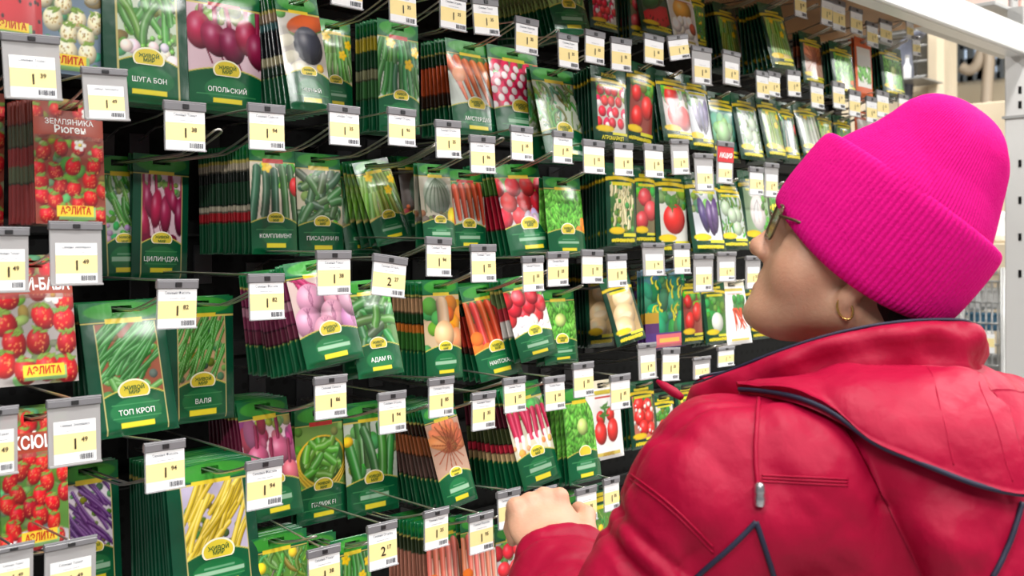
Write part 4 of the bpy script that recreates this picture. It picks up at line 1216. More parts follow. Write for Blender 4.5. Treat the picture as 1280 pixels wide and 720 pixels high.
def surface_net(sdf, lo, hi, h, B=12):
    lo, hi = np.asarray(lo, float), np.asarray(hi, float)
    nb = np.ceil((hi - lo) / (h * B)).astype(int)
    n = nb * B
    arr = np.ones(tuple(n), dtype=np.float32)
    bi = np.stack(np.meshgrid(*[np.arange(k) for k in nb], indexing='ij'), -1).reshape(-1, 3)
    cen = lo + (bi + .5) * B * h
    dc = sdf(cen)
    act = np.abs(dc) < B * h * 1.15
    g = np.stack(np.meshgrid(*[np.arange(B)] * 3, indexing='ij'), -1).reshape(-1, 3)
    for b, d in zip(bi[~act], dc[~act]):
        if d < 0:
            i, j, k = b * B
            arr[i:i + B, j:j + B, k:k + B] = -1
    ab = bi[act]
    for s in range(0, len(ab), 60):
        q = ab[s:s + 60]
        idx = (q[:, None, :] * B + g[None]).reshape(-1, 3)
        v = sdf(lo + idx * h)
        arr[idx[:, 0], idx[:, 1], idx[:, 2]] = v
    ins = arr < 0
    c = [ins[i:n[0] - 1 + i, j:n[1] - 1 + j, k:n[2] - 1 + k] for i in (0, 1) for j in (0, 1) for k in (0, 1)]
    anyv = np.logical_or.reduce(c); allv = np.logical_and.reduce(c)
    cells = np.argwhere(anyv & ~allv)
    vid = -np.ones(tuple(n - 1), dtype=np.int64)
    vid[cells[:, 0], cells[:, 1], cells[:, 2]] = np.arange(len(cells))
    acc = np.zeros((len(cells), 3)); cnt = np.zeros(len(cells))
    corners = [(i, j, k) for i in (0, 1) for j in (0, 1) for k in (0, 1)]
    for a in corners:
        for ax in range(3):
            if a[ax]: continue
            b = list(a); b[ax] = 1
            va = arr[cells[:, 0] + a[0], cells[:, 1] + a[1], cells[:, 2] + a[2]].astype(float)
            vb = arr[cells[:, 0] + b[0], cells[:, 1] + b[1], cells[:, 2] + b[2]].astype(float)
            m = (va < 0) != (vb < 0)
            t = np.where(m, va / np.where(m, va - vb, 1), 0)
            p = np.tile(np.array(a, float), (len(cells), 1)); p[:, ax] += t
            acc[m] += p[m]; cnt[m] += 1
    verts = lo + (cells + acc / cnt[:, None]) * h
    faces = []
    for ax in range(3):
        o1, o2 = (ax + 1) % 3, (ax + 2) % 3
        sl0 = [slice(None)] * 3; sl1 = [slice(None)] * 3
        sl0[ax] = slice(0, n[ax] - 1); sl1[ax] = slice(1, n[ax])
        ch = ins[tuple(sl0)] != ins[tuple(sl1)]
        e = np.argwhere(ch)
        e = e[(e[:, o1] > 0) & (e[:, o2] > 0) & (e[:, o1] < n[o1] - 1) & (e[:, o2] < n[o2] - 1)]
        def V(d1, d2):
            q = e.copy(); q[:, o1] += d1; q[:, o2] += d2
            return vid[q[:, 0], q[:, 1], q[:, 2]]
        quad = np.stack([V(-1, -1), V(0, -1), V(0, 0), V(-1, 0)], -1)
        flip = ~ins[e[:, 0], e[:, 1], e[:, 2]]
        quad[flip] = quad[flip][:, ::-1]
        faces.append(quad)
    return verts, np.concatenate(faces)

def relax(verts, faces, it=2, lam=.5):
    n = len(verts)
    e = np.concatenate([faces[:, [0, 1]], faces[:, [1, 2]], faces[:, [2, 3]], faces[:, [3, 0]]])
    deg = np.bincount(e.ravel(), minlength=n).astype(float)
    for _ in range(it):
        s = np.zeros_like(verts)
        for a in range(3):
            s[:, a] = np.bincount(e[:, 0], verts[e[:, 1], a], n) + np.bincount(e[:, 1], verts[e[:, 0], a], n)
        verts = verts + lam * (s / np.maximum(deg, 1)[:, None] - verts)
    return verts

def rotz(a):
    c, s = math.cos(a), math.sin(a)
    return np.array([[c, -s, 0], [s, c, 0], [0, 0, 1.0]])
def rotx(a):
    c, s = math.cos(a), math.sin(a)
    return np.array([[1, 0, 0], [0, c, -s], [0, s, c]])

# ---- where the person stands and how she is posed
BODY_A = math.radians(80)                     # she faces the shelf, a little to its far end
HEAD_A, HEAD_PITCH = math.radians(118), math.radians(22)
BC = np.array([1.10, -.815, 0.0])
RB = rotz(BODY_A - math.pi / 2)
def bw(x, y, z): return RB @ np.array([x, y, 0.0]) + BC + np.array([0, 0, z])
RH = rotz(HEAD_A - math.pi / 2) @ rotx(HEAD_PITCH)
HC = np.array(P(1075, 327, 1.16))
def hw_(x, y, z): return RH @ np.array([x, y, z]) + HC

SH_L, SH_R = bw(-.185, 0, 1.245), bw(.185, 0, 1.235)
WR_L = np.array(P(690, 692, 1.265))
EL_L = np.array([.79, -.655, 1.015])
DEL_L = np.array(P(908, 612, 1.04))
EL_R, WR_R = bw(.25, .05, .985), bw(.17, .26, .93)

def hand_pts(side):
    """palm and five fingers; side -1 = left hand (its thumb points to her right)"""
    if side < 0:
        W = WR_L; K = np.array(P(672, 630, 1.33))
        f = (K - W) / np.linalg.norm(K - W)
        sx = np.array([S2, -S2, 0.0])                     # towards the thumb
    else:
        W = WR_R; f = (WR_R - EL_R) / np.linalg.norm(WR_R - EL_R)
        sx = RB @ np.array([-1.0, 0, 0.0])
    sx = sx - f * (sx @ f); sx /= np.linalg.norm(sx)
    nrm = np.cross(sx, f) if side < 0 else np.cross(f, sx)  # back of the hand
    if nrm[2] < 0: nrm = -nrm
    return W, f, sx, nrm

def sd_hand(p, side):
    W, f, s, n = hand_pts(side)
    at = lambda a, b, c: W + f * a + s * b + n * c
    d = s_path(p, [at(-.05, 0, 0), at(0, 0, 0)], [.030, .027])
    R = np.stack([s, f, n], 1)
    d = smin(d, s_ell(p, at(.047, .0, .0), (.045, .052, .018), R), .018)
    d = smin(d, s_ell(p, at(.035, .02, -.008), (.022, .036, .018), R), .012)
    L = ((.028, .90), (.009, 1.0), (-.011, .95), (-.030, .78))
    for i, (b, k) in enumerate(L):
        a0 = .083 - abs(b - .009) * .25
        k0 = at(a0, b, .009)
        c1, c2, c3 = math.radians(48 + i * 4), math.radians(105 + i * 5), math.radians(140 + i * 5)
        p1 = k0 + (f * math.cos(c1) - n * math.sin(c1)) * .042 * k
        p2 = p1 + (f * math.cos(c2) - n * math.sin(c2)) * .027 * k - s * .002 * i
        p3 = p2 + (f * math.cos(c3) - n * math.sin(c3)) * .021 * k
        fd = s_path(p, [at(a0 - .03, b * .9, .001), k0, p1, p2, p3], [.008, .0118, .0096, .0084, .007], .004)
        d = smin(d, fd, .006)
    t0, t1 = at(.006, .026, -.004), at(.030, .050, -.008)
    t2 = t1 + f * .032 + s * .010 - n * .006
    t3 = t2 + f * .024 - s * .004 - n * .012
    d = smin(d, s_path(p, [t0, t1, t2, t3], [.016, .0145, .0115, .009], .006), .009)
    return d

def sd_body(p):
    # head in its own axes
    q = (p - HC) @ RH
    d = s_ell(q, (0, -.012, .035), (.075, .094, .092))
    d = smin(d, s_ell(q, (0, .045, -.02), (.060, .052, .085)), .03)                    # face
    d = smin(d, s_ell(q, (0, .058, -.082), (.034, .034, .03)), .03)                    # jaw front
    d = smin(d, s_ell(q, (0, .083, -.098), (.017, .014, .014)), .014)                  # chin
    for sx in (-1, 1):
        d = smin(d, s_ell(q, (sx * .044, .048, -.036), (.026, .034, .034)), .022)      # cheeks
        d = smin(d, s_cap(q, (sx * .054, -.002, -.055), (sx * .02, .066, -.092), .019, .018), .02)   # jaw line
        e = s_ell(q, (sx * .029, .086, .014), (.017, .012, .011))                      # eye sockets
        d = smax(d, -e, .012)
        d = smin(d, s_ell(q, (sx * .029, .079, .013), (.013, .012, .0115)), .003)      # eyes
        # ears
        R = rotz(sx * -.35)
        ear = s_ell(q, (sx * .074, -.008, -.004), (.008, .019, .031), R)
        ear = smin(ear, s_ell(q, (sx * .072, .000, -.040), (.007, .010, .014)), .008)
        ear = smax(ear, -s_ell(q, (sx * .081, -.002, .002), (.006, .010, .017), R), .004)
        d = smin(d, ear, .006)
        d = smin(d, s_ell(q, (sx * .012, .098, -.031), (.009, .010, .008)), .006)      # nostrils
    d = smin(d, s_cap(q, (0, .087, .02), (0, .107, -.024), .008, .0105), .011)          # nose
    d = smin(d, s_ell(q, (0, .109, -.026), (.0105, .010, .0095)), .006)
    d = smin(d, s_cap(q, (-.028, .083, .035), (.028, .083, .035), .010), .014)          # brow
    for zz, r in ((-.057, .0065), (-.068, .0075)):                                       # lips
        d = smin(d, s_cap(q, (-.017, .083, zz), (.017, .083, zz), r * .7), .006)
        d = smin(d, s_ell(q, (0, .090, zz), (.015, .006, r)), .006)
    d = smax(d, -s_cap(q, (-.019, .097, -.0622), (.019, .097, -.0622), .0026), .002)
    # neck and trunk
    nk = np.array(hw_(0, -.03, -.06))
    d = smin(d, s_cap(p, nk, bw(0, .0, 1.24), .055, .062), .03)
    d = smin(d, s_cap(p, bw(-.13, 0, 1.235), bw(.13, 0, 1.235), .055), .05)
    qb = (p - BC) @ RB
    d = smin(d, s_ell(qb, (0, .005, 1.08), (.16, .105, .2)), .05)
    d = smin(d, s_ell(qb, (0, .01, .88), (.17, .125, .16)), .05)
    for (a, b, c) in ((SH_L, EL_L, WR_L), (SH_R, EL_R, WR_R)):
        d = smin(d, s_path(p, [a, b, c], [.048, .040, .029], .02), .03)
    d = smin(d, sd_hand(p, -1), .012)
    d = smin(d, sd_hand(p, 1), .012)
    return d

def folds(p, freq, amp, seed, axis=None):
    """soft irregular creases"""
    rg = np.random.RandomState(seed)
    o = np.zeros(len(p))
    wv = sum(np.sin(p @ rg.normal(size=3) * freq * .45 + rg.uniform(0, 6)) for _ in range(3))
    for k in range(6):
        v = rg.normal(size=3)
        if axis is not None:
            v = v * .45 + np.asarray(axis) * rg.choice([-1, 1]) * 1.2
        v /= np.linalg.norm(v)
        ph = p @ v * freq * rg.uniform(.6, 1.5) + wv * .9 + rg.uniform(0, 6)
        o += (np.abs(np.sin(ph * .5)) ** .8 - .6) * 2.0
    return o / 6 * amp

def sd_sleeve(p, a, b, c):
    if a is SH_L:
        d = s_path(p, [a, DEL_L, b], [.086, .084, .082], .03)
    else:
        d = s_path(p, [a, b], [.092, .080], .02)
    d = smin(d, s_path(p, [b, c], [.082, .060], .02), .03)
    ax = (np.asarray(b) - a); ax = ax / np.linalg.norm(ax)
    t = np.clip((p - a) @ ax, -.1, .35)
    return d

def sd_jacket(p):
    q = (p - BC) @ RB
    d = s_ell(q, (0, .01, 1.08), (.215, .165, .27))
    d = smin(d, s_ell(q, (0, .015, .85), (.235, .19, .23)), .08)
    d = smin(d, s_cap(q, (-.14, .0, 1.245), (.14, .0, 1.235), .090), .07)
    d = smin(d, s_ell(q, (0, -.04, 1.20), (.15, .12, .14)), .06)
    d = smin(d, s_ell(q, (0, .01, 1.315), (.10, .10, .05)), .05)
    for (a, b, c, k) in ((SH_L, EL_L, WR_L, 1), (SH_R, EL_R, WR_R, 2)):
        e = sd_sleeve(p, a, b, c)
        ab = (b - a) / np.linalg.norm(b - a); bc = (c - b) / np.linalg.norm(c - b)
        e = e - folds(p, 46, .013, 10 + k, ab) * np.clip(1 - np.abs(e) / .05, 0, 1)
        # stitched bands across the upper arm and the forearm
        for t0 in (.12, .145):
            s = (p - a) @ ab - t0
            e = e + .006 * np.exp(-(s / .006) ** 2)
        for t0 in (.08, .15, .205):
            s = (p - b) @ bc - t0
            e = e + .005 * np.exp(-(s / .007) ** 2) * ((p - b) @ bc > .03)
        d = smin(d, e, .022 if k == 1 else .03)
    d = d - folds(p, 34, .008, 3) - folds(p, 78, .0052, 4)
    # the quilted yoke seam across the back
    zs = q[:, 2] - (1.245 - .3 * np.abs(q[:, 0]) * 0)
    d = d + .0045 * np.exp(-(zs / .006) ** 2) * (q[:, 1] < .02) * (np.abs(q[:, 0]) < .17)
    # neck opening and cuff ends
    d = smax(d, -s_ell(q, (-.0, .03, 1.38), (.075, .085, .075)), .02)
    for (b, c) in ((EL_L, WR_L), (EL_R, WR_R)):
        bc = (c - b) / np.linalg.norm(c - b)
        cut = (p - c) @ bc + .022
        near = np.linalg.norm(p - c, axis=1) < .12
        d = np.where(near, smax(d, cut, .014), d)
    return d
def M_person():
    M['skin'] = mat('skin', (208, 162, 134), rough=.5, sss=.15, noise=(30, .5, (196, 134, 108)), bump=[(260, .0004, (1, 1, 1))])
    M['hair'] = mat('dark_hair', (38, 30, 28), rough=.5, bump=[(160, .0015, (1, 1, .1))])
    M['nylon'] = mat('red_nylon', (160, 7, 50), rough=.5, spec=.18, sheen=.0, bump=[(32, .0024, (1, 1, .7)), (110, .0005, (1, 1, 1)), (12, .006, (1, 1, 1))])
    M['navy'] = mat('navy_lining', (26, 28, 54), rough=.6)
    M['knit'] = knit()
    M['metal_grey'] = mat('grey_metal', (190, 190, 195), rough=.25, metal=.9)
    M['gold'] = mat('gold', (225, 180, 105), rough=.22, metal=1)
    M['lens'] = mat('tinted_lens', (112, 96, 66), rough=.08, alpha=.6, spec=.7)
    M['frame'] = mat('spectacle_frame', (90, 70, 50), rough=.3, metal=.4)
    M['trouser'] = mat('dark_trousers', (36, 38, 46), rough=.8)
    M['boot'] = mat('black_leather', (26, 24, 24), rough=.4)

def knit():
    m = mat('magenta_knit', (208, 0, 120), rough=.9, sheen=.12, bump=[(420, .0010, (1, 1, 1)), (60, .0012, (1, 1, 1))], spec=.2)
    m.node_tree.nodes['Principled BSDF'].inputs['Sheen Tint'].default_value = rgba((255, 90, 200))
    return m

def revolve(profile, a, b, nseg, O, F, S, A, ribs=0, amp=0.0, dip=None, sag=None):
    """profile: (height, radius scale) pairs; returns verts, faces in world space"""
    V, Fc = [], []
    th = np.linspace(0, 2 * np.pi, nseg, endpoint=False)
    for (h, r) in profile:
        rr = np.full(nseg, r)
        if ribs:
            rr = rr + amp * np.abs(np.sin(th * ribs / 2)) ** .8 * min(1, r / .06)
        x, y = np.cos(th), np.sin(th)
        hh = np.full(nseg, h)
        if dip is not None: hh = hh + dip(th, h)
        sh = sag(th, h) if sag is not None else 0
        V.append(O + np.outer(rr * a * x + 0, F) + np.outer(rr * b * y, S) + np.outer(hh + sh, A))
    V = np.concatenate(V)
    n = len(profile)
    for i in range(n - 1):
        k = np.arange(nseg); k2 = (k + 1) % nseg
        Fc.append(np.stack([i * nseg + k, i * nseg + k2, (i + 1) * nseg + k2, (i + 1) * nseg + k], -1))
    return V, np.concatenate(Fc)

def spline(pts, n):
    """smooth curve through the points"""
    pts = np.asarray(pts, float)
    t = np.linspace(0, len(pts) - 1, n)
    out = []
    for q in t:
        i = min(int(q), len(pts) - 2); f = q - i
        p0, p1, p2, p3 = pts[max(i - 1, 0)], pts[i], pts[i + 1], pts[min(i + 2, len(pts) - 1)]
        out.append(.5 * ((2 * p1) + (-p0 + p2) * f + (2 * p0 - 5 * p1 + 4 * p2 - p3) * f ** 2 + (-p0 + 3 * p1 - 3 * p2 + p3) * f ** 3))
    return np.array(out)

def build_person():
    M_person()
    root = empty('person', (BC[0], BC[1], 0))
    inv = -np.array([BC[0], BC[1], 0])
    tag(root, 'person in a magenta knitted hat and red jacket reaching for the seed packets', 'person')
    def add(name, v, f, m, parent=None, **k):
        v = np.asarray(v, float) + inv
        if parent is not None and parent is not root: pass
        return obj(name, v, f, m, parent or root, **k)
    # body: one continuous surface
    allp = np.array([SH_L, SH_R, EL_L, EL_R, WR_L, WR_R, HC, bw(0, .2, 1), bw(0, -.2, 1)])
    lo = allp.min(0) - .14; hi = allp.max(0) + .16; lo[2] = .72; hi[2] = HC[2] + .17
    v, f = surface_net(sd_body, lo, hi, .003)
    v = relax(v, f, 2, .5)
    add('body', v, f, M['skin'])
    # jacket
    lo = allp[:6].min(0) - .16; hi = allp[:6].max(0) + .16; lo[2] = .66; hi[2] = 1.40
    lo[:2] = np.minimum(lo[:2], BC[:2] - .3); hi[:2] = np.maximum(hi[:2], BC[:2] + .3)
    v, f = surface_net(sd_jacket, lo, hi, .0036)
    v = relax(v, f, 2, .4)
    surf_j = None
    jacket = add('jacket', v, f, M['nylon'])
    bvh = BVHTree.FromPolygons(v.tolist(), f.tolist())
    def on(px, py, off=0.0, dmax=3):
        d = P(px, py, 1.0) - CAM
        loc, nor, i, t = bvh.ray_cast(CAM, d.normalized(), dmax)
        if loc is None:
            return None
        if nor.dot(d) > 0: nor = -nor
        return np.array(loc + nor * off)
    def on_curve(px_pts, off, n, drop=True):
        q = spline(px_pts, n)
        out = []
        for (a, b) in q:
            w = on(a, b, off)
            if w is not None: out.append(w)
        return out
    def tube(name, pts, r, m, parent, n=8, closed=False):
        mb = MB(); mb.tube([tuple(np.asarray(q) + inv) for q in pts], r, n, closed=closed)
        return mb.build(name, m, parent, smooth=True)
    # ---- hood lying on the back: a padded flap with a navy edge over a soft pouch
    def layer(name, left, right, rows, cols, lift, edge, seed, base):
        """a padded cloth layer lying on the surface `base`, thinning out towards its left edge"""
        A_, B_ = spline(left, rows), spline(right, rows)
        g_ = np.full((rows, cols, 3), np.nan); nr = np.zeros((rows, cols, 3))
        for j in range(rows):
            for i in range(cols):
                q = A_[j] + (B_[j] - A_[j]) * i / (cols - 1)
                d = (P(q[0], q[1], 1.0) - CAM).normalized()
                loc, nor, _, t = base.ray_cast(CAM, d, 3)
                if loc is None: continue
                if nor.dot(d) > 0: nor = -nor
                g_[j, i] = loc; nr[j, i] = nor
        for j in range(rows):
            for i in range(1, cols):
                if np.isnan(g_[j, i, 0]):
                    g_[j, i] = g_[j, i - 1] + (g_[j, i - 1] - g_[j, max(0, i - 2)]) * .8; nr[j, i] = nr[j, i - 1]
        for _ in range(10):
            for a_ in (g_, nr):
                b_ = a_.copy()
                b_[1:-1, 1:-1] = (a_[:-2, 1:-1] + a_[2:, 1:-1] + a_[1:-1, :-2] + a_[1:-1, 2:]) / 4
                a_[...] = b_
        nr /= np.linalg.norm(nr, axis=-1, keepdims=True) + 1e-9
        ii = np.arange(cols)[None, :, None] / (cols - 1); jj = np.arange(rows)[:, None, None] / (rows - 1)
        up_ = lift * (1 - np.exp(-(ii / edge) ** 1.0 * 2.2)) * (.55 + .45 * np.sin(np.pi * np.clip(jj * .8 + .15, 0, 1)))
        top_ = g_ + nr * (up_ + .002)
        top_ = top_ + nr * (folds(top_.reshape(-1, 3), 40, .012, seed) + folds(top_.reshape(-1, 3), 90, .004, seed + 1)).reshape(rows, cols, 1) * np.clip(ii / edge, 0, 1)
        low_ = g_ - nr * .012
        vv = np.concatenate([top_.reshape(-1, 3), low_.reshape(-1, 3)]); ff = []
        n_ = rows * cols
        for j in range(rows - 1):
            for i in range(cols - 1):
                a = j * cols + i
                ff.append((a, a + 1, a + cols + 1, a + cols)); ff.append((a + n_ + cols, a + n_ + cols + 1, a + n_ + 1, a + n_))
        rim_ = list(range(cols)) + [j * cols + cols - 1 for j in range(1, rows)] + [(rows - 1) * cols + i for i in range(cols - 2, -1, -1)] + [j * cols for j in range(rows - 2, 0, -1)]
        for k in range(len(rim_)):
            a, b = rim_[k], rim_[(k + 1) % len(rim_)]
            ff.append((a, b, b + n_, a + n_))
        o_ = add(name, vv, ff, M['nylon'], jacket)
        return BVHTree.FromPolygons(vv.tolist(), ff)
    bvh_h = layer('hood', [(1030, 505), (1062, 545), (1098, 612), (1128, 672), (1158, 732), (1180, 775)], [(1292, 505), (1300, 545), (1300, 612), (1300, 672), (1296, 732), (1290, 775)], 44, 48, .030, .22, 51, bvh)
    def on2(px, py, off):
        d = (P(px, py, 1.0) - CAM).normalized()
        best = None
        for bb in (bvh, bvh_h):
            loc, nor, i, t = bb.ray_cast(CAM, d, 3)
            if loc is not None and (best is None or t < best[1]):
                if nor.dot(d) > 0: nor = -nor
                best = (loc, t, nor)
        return None if best is None else np.array(best[0] + best[2] * off)
    top = spline([(905, 486), (960, 474), (1050, 462), (1130, 466), (1188, 466), (1222, 482), (1240, 498)], 60)
    bot = spline([(925, 493), (965, 500), (1020, 520), (1090, 556), (1140, 580), (1200, 602), (1245, 614), (1277, 620)], 60)
    nt = 22
    sheet = np.full((nt, 60, 3), np.nan)
    for i in range(60):
        for j in range(nt):
            t = j / (nt - 1)
            a, b = top[i] * (1 - t) + bot[i] * t
            w = on2(a, b, (.004 + .009 * t ** 1.5 + .004 * math.sin(math.pi * t)) * (.25 + .75 * min(1, i / 22)))
            if w is not None: sheet[j, i] = w
    # fill gaps and smooth so that the flap hangs like cloth
    for i in range(60):
        for j in range(nt):
            if np.isnan(sheet[j, i, 0]):
                c = sheet[:, max(0, i - 6):i + 7].reshape(-1, 3); c = c[~np.isnan(c[:, 0])]
                sheet[j, i] = c.mean(0) if len(c) else BC
    for _ in range(14):
        s = sheet.copy()
        s[1:-1, 1:-1] = (sheet[:-2, 1:-1] + sheet[2:, 1:-1] + sheet[1:-1, :-2] + sheet[1:-1, 2:]) / 4
        s[0, 1:-1] = (sheet[0, :-2] + sheet[0, 2:] + 2 * sheet[0, 1:-1]) / 4
        s[-1, 1:-1] = (sheet[-1, :-2] + sheet[-1, 2:] + 2 * sheet[-1, 1:-1]) / 4
        sheet = s
    nrm = np.cross(np.gradient(sheet, axis=1), np.gradient(sheet, axis=0))
    nrm /= np.linalg.norm(nrm, axis=-1, keepdims=True) + 1e-9
    tocam = np.array(CAM) - sheet
    sg = np.sign((nrm * tocam).sum(-1, keepdims=True)); nrm = nrm * sg
    pad = np.sin(np.linspace(0, np.pi, nt))[:, None, None] ** .5 * .004
    out = sheet + nrm * (.006 + pad); inn = sheet - nrm * .004
    out = out + nrm * folds(out.reshape(-1, 3), 60, .008, 31).reshape(nt, 60, 1)
    allv = np.concatenate([out.reshape(-1, 3), inn.reshape(-1, 3)])
    fs = []
    for j in range(nt - 1):
        for i in range(59):
            a = j * 60 + i
            fs.append((a, a + 1, a + 61, a + 60)); b = a + nt * 60
            fs.append((b + 60, b + 61, b + 1, b))
    rim = [i for i in range(60)] + [j * 60 + 59 for j in range(1, nt)] + [(nt - 1) * 60 + i for i in range(58, -1, -1)] + [j * 60 for j in range(nt - 2, 0, -1)]
    for k in range(len(rim)):
        a, b = rim[k], rim[(k + 1) % len(rim)]
        fs.append((a, b, b + nt * 60, a + nt * 60))
    add('hood_flap', allv, fs, M['nylon'], jacket)
    tube('piping', list(sheet[-1] + nrm[-1] * .002), .0026, M['navy'], jacket)
    for col in (34, 46):
        tube('seam', list(spline([out[j, min(59, col + j // 3)] - nrm[j, col] * .0002 for j in range(1, nt - 1, 3)], 30)), .0008, M['nylon'], jacket)
    # ---- collar: a padded ring, open at the front
    N = 72
    fdir = np.array([-.49, .87, 0]); fdir /= np.linalg.norm(fdir)
    sdir = np.array([fdir[1], -fdir[0], 0])
    cc = np.array([1.062, -.748, 0])
    rings, inner, topl = [], [], []
    for i in range(N):
        th = math.radians(-158 + 316 * i / (N - 1)) + math.pi     # starts and ends beside the front gap
        c, s = math.cos(th), math.sin(th)
        base = cc + fdir * c * .150 + sdir * s * (.100 if s < 0 else .092)
        fr = (1 + c) / 2
        zt = 1.397 * (1 - fr) + 1.322 * fr + .013 * max(0, -s) + .004 * math.sin(th * 3) - .018 * s * (1 - fr) - .004 * s
        hgt = .062 * (1 - fr) + .050 * fr
        outd = fdir * c * .100 + sdir * s * .150; outd /= np.linalg.norm(outd)
        ring = []
        for k in range(24):
            a = 2 * math.pi * k / 24
            ex, ez = math.cos(a), math.sin(a)
            wob = .003 * math.sin(9 * th + ez * 2) + (.0022 * math.sin(17 * th - ez * 3) - .007 * math.exp(-((ez + .1 + .25 * math.sin(2.5 * th)) / .22) ** 2)) * (ex > 0)
            ring.append(base + outd * ((.0125 + .006 * (1 - fr)) * np.sign(ex) * abs(ex) ** .7 + wob - .012 * max(0, ez) * (1 - fr) * 0) + np.array([0, 0, zt - hgt / 2 + hgt / 2 * np.sign(ez) * abs(ez) ** .75]))
        rings.append(ring); topl.append(base + np.array([0, 0, zt + .001]))
        inner.append(base - outd * .0128)
    vs = [q for r in rings for q in r]; fs = []
    for i in range(N - 1):
        for k in range(24):
            k2 = (k + 1) % 24
            fs.append((i * 24 + k, i * 24 + k2, (i + 1) * 24 + k2, (i + 1) * 24 + k))
    fs.append(tuple(range(24))); fs.append(tuple((N - 1) * 24 + k for k in range(23, -1, -1)))
    collar = add('collar', vs, fs, M['nylon'], jacket)
    # navy lining on the inside face of the collar
    lv, lf = [], []
    for i in range(N):
        for k in range(8, 17):
            b = np.mean(rings[i], axis=0); d = rings[i][k] - b
            lv.append(b + d * 1.06)
    for i in range(N - 1):
        for k in range(8):
            a = i * 9 + k
            lf.append((a, a + 1, a + 10, a + 9))
    add('lining', lv, lf, M['navy'], jacket)
    tube('piping', topl, .0018, M['navy'], jacket)
    # ---- seams, cords and the toggle
    for px_pts in ([(945, 652), (915, 682), (870, 722)], [(945, 652), (955, 682), (968, 724)], [(1277, 628), (1262, 675), (1240, 722)]):
        c = [w for w in (on2(a, b, .0015) for a, b in spline(px_pts, 16)) if w is not None]
        if len(c) > 3: tube('piping', c, .0026, M['navy'], jacket)
    for px_pts in ([(949, 500), (945, 540), (944, 575), (947, 608)],):
        c = [w for w in (on2(a, b, .002) for a, b in spline(px_pts, 18)) if w is not None]
        if len(c) > 3: tube('drawstring', c, .0022, M['nylon'], jacket)
    for off in (0, 4, 8):
        c = [w for w in (on2(a, b + off, .0004) for a, b in spline([(952, 594), (1000, 596), (1060, 599)], 20)) if w is not None]
        if len(c) > 3: tube('stitching', c, .0009, M['nylon'], jacket)
    for off in (0, 7):
        c = [w for w in (on2(a, b + off, .0006) for a, b in spline([(788, 592), (840, 632), (892, 684)], 20)) if w is not None]
        if len(c) > 3: tube('stitching', c, .0010, M['nylon'], jacket)
    c = on2(948, 619, .006)
    mb = MB()
    prof = [(-.011, .003), (-.010, .0048), (-.003, .0052), (0, .0044), (.003, .0052), (.009, .0042), (.011, .0026)]
    mb.tube([tuple(c + inv + np.array([0, 0, h])) for h, r in prof], [r for h, r in prof], 12)
    mb.build('cord_toggle', M['metal_grey'], jacket, smooth=True)
    # thin red cord end at the front of the collar
    tube('drawstring', [np.array(P(852, 497, 1.19)), np.array(P(842, 490, 1.20)), np.array(P(830, 482, 1.205)), np.array(P(821, 476, 1.21))], [.004, .006, .005, .002], M['nylon'], jacket)
    # ---- hat
    fh = np.array([math.cos(HEAD_A), math.sin(HEAD_A), 0]); up = np.array([0, 0, 1.0])
    ta = math.radians(38)
    A = math.cos(ta) * up - math.sin(ta) * fh
    F = math.cos(ta) * fh + math.sin(ta) * up
    S = np.cross(F, A)                                    # her right side
    O = np.array(P(1072, 327, 1.168))
    dip = lambda th, h: -.020 * np.sin(th) ** 2 * max(0, 1 - h / .10)
    cuff = [(.012, .102), (.003, .103), (-.004, .107), (-.001, .1125), (.008, .1165), (.03, .1185), (.055, .1185), (.076, .1175), (.088, .116), (.095, .1125), (.0955, .107), (.084, .103)]
    cuff = [tuple(q) for q in spline(cuff, 60)]
    hat_parent = root
    k = .975
    v, f = revolve(cuff, k, .88, 900, O, F, S, A, ribs=110, amp=.0019, dip=dip)
    wob = folds(v, 22, .004, 41)
    cen = O + np.outer((v - O) @ A, A)
    rad = v - cen; rad /= np.linalg.norm(rad, axis=1, keepdims=True)
    hat_cuff = add('hat_cuff', v + rad * wob[:, None], f, M['knit'])
    crown = [(.070, .102), (.090, .106), (.105, .101), (.120, .0935), (.137, .085), (.155, .0765), (.172, .067), (.186, .054), (.196, .041), (.2025, .027), (.206, .012), (.2063, .001)]
    crown = [tuple(q) for q in spline(crown, 70)]
    v, f = revolve(crown, k * .965, .93, 900, O, F, S, A, ribs=150, amp=.0014)
    wob = folds(v, 26, .010, 43)
    # the gathered pucker at the top
    cen = O + np.outer((v - O) @ A, A)
    rad = v - cen; ln = np.linalg.norm(rad, axis=1, keepdims=True); rad = rad / np.maximum(ln, 1e-6)
    sh = np.clip(((v - O) @ A - .10) / .1, 0, 1)
    hh_ = (v - O) @ A; an = np.arctan2((v - O) @ S, (v - O) @ F)
    wob = wob + .0045 * np.abs(np.sin(an * 2.5 + 1)) * np.exp(-((hh_ - .19) / .018) ** 2)
    v = v + rad * wob[:, None] * np.clip(ln / .03, 0, 1) + np.outer(.005 * sh, F)
    add('hat', v, f, M['knit'])
    # ---- hair at the nape
    def sd_hair(p):
        q = (p - HC) @ RH
        d = s_ell(q, (0, -.022, .03), (.083, .092, .098))
        d = smin(d, s_ell(q, (0, -.066, -.055), (.052, .036, .045)), .03)
        d = smax(d, (q[:, 1] - (-.026 - .25 * (q[:, 2] + .04))), .01)
        return d - .0012 * np.sin(q[:, 0] * 420 + 30 * q[:, 2])
    v, f = surface_net(sd_hair, HC - .16, HC + .16, .004)
    add('hair', relax(v, f, 1, .4), f, M['hair'])
    # ---- earring, glasses
    lob = hw_(-.0745, .000, -.045)
    e1, e2 = RH @ np.array([0, 1.0, 0]), up
    ring = [lob + e1 * .0085 * math.cos(a) + (e2 * math.sin(a) - e2 * .7) * .0105 for a in np.linspace(0, 2 * math.pi, 28, endpoint=False)]
    tube('earring', ring, .0013, M['gold'], root, closed=True)
    fr_pts = []
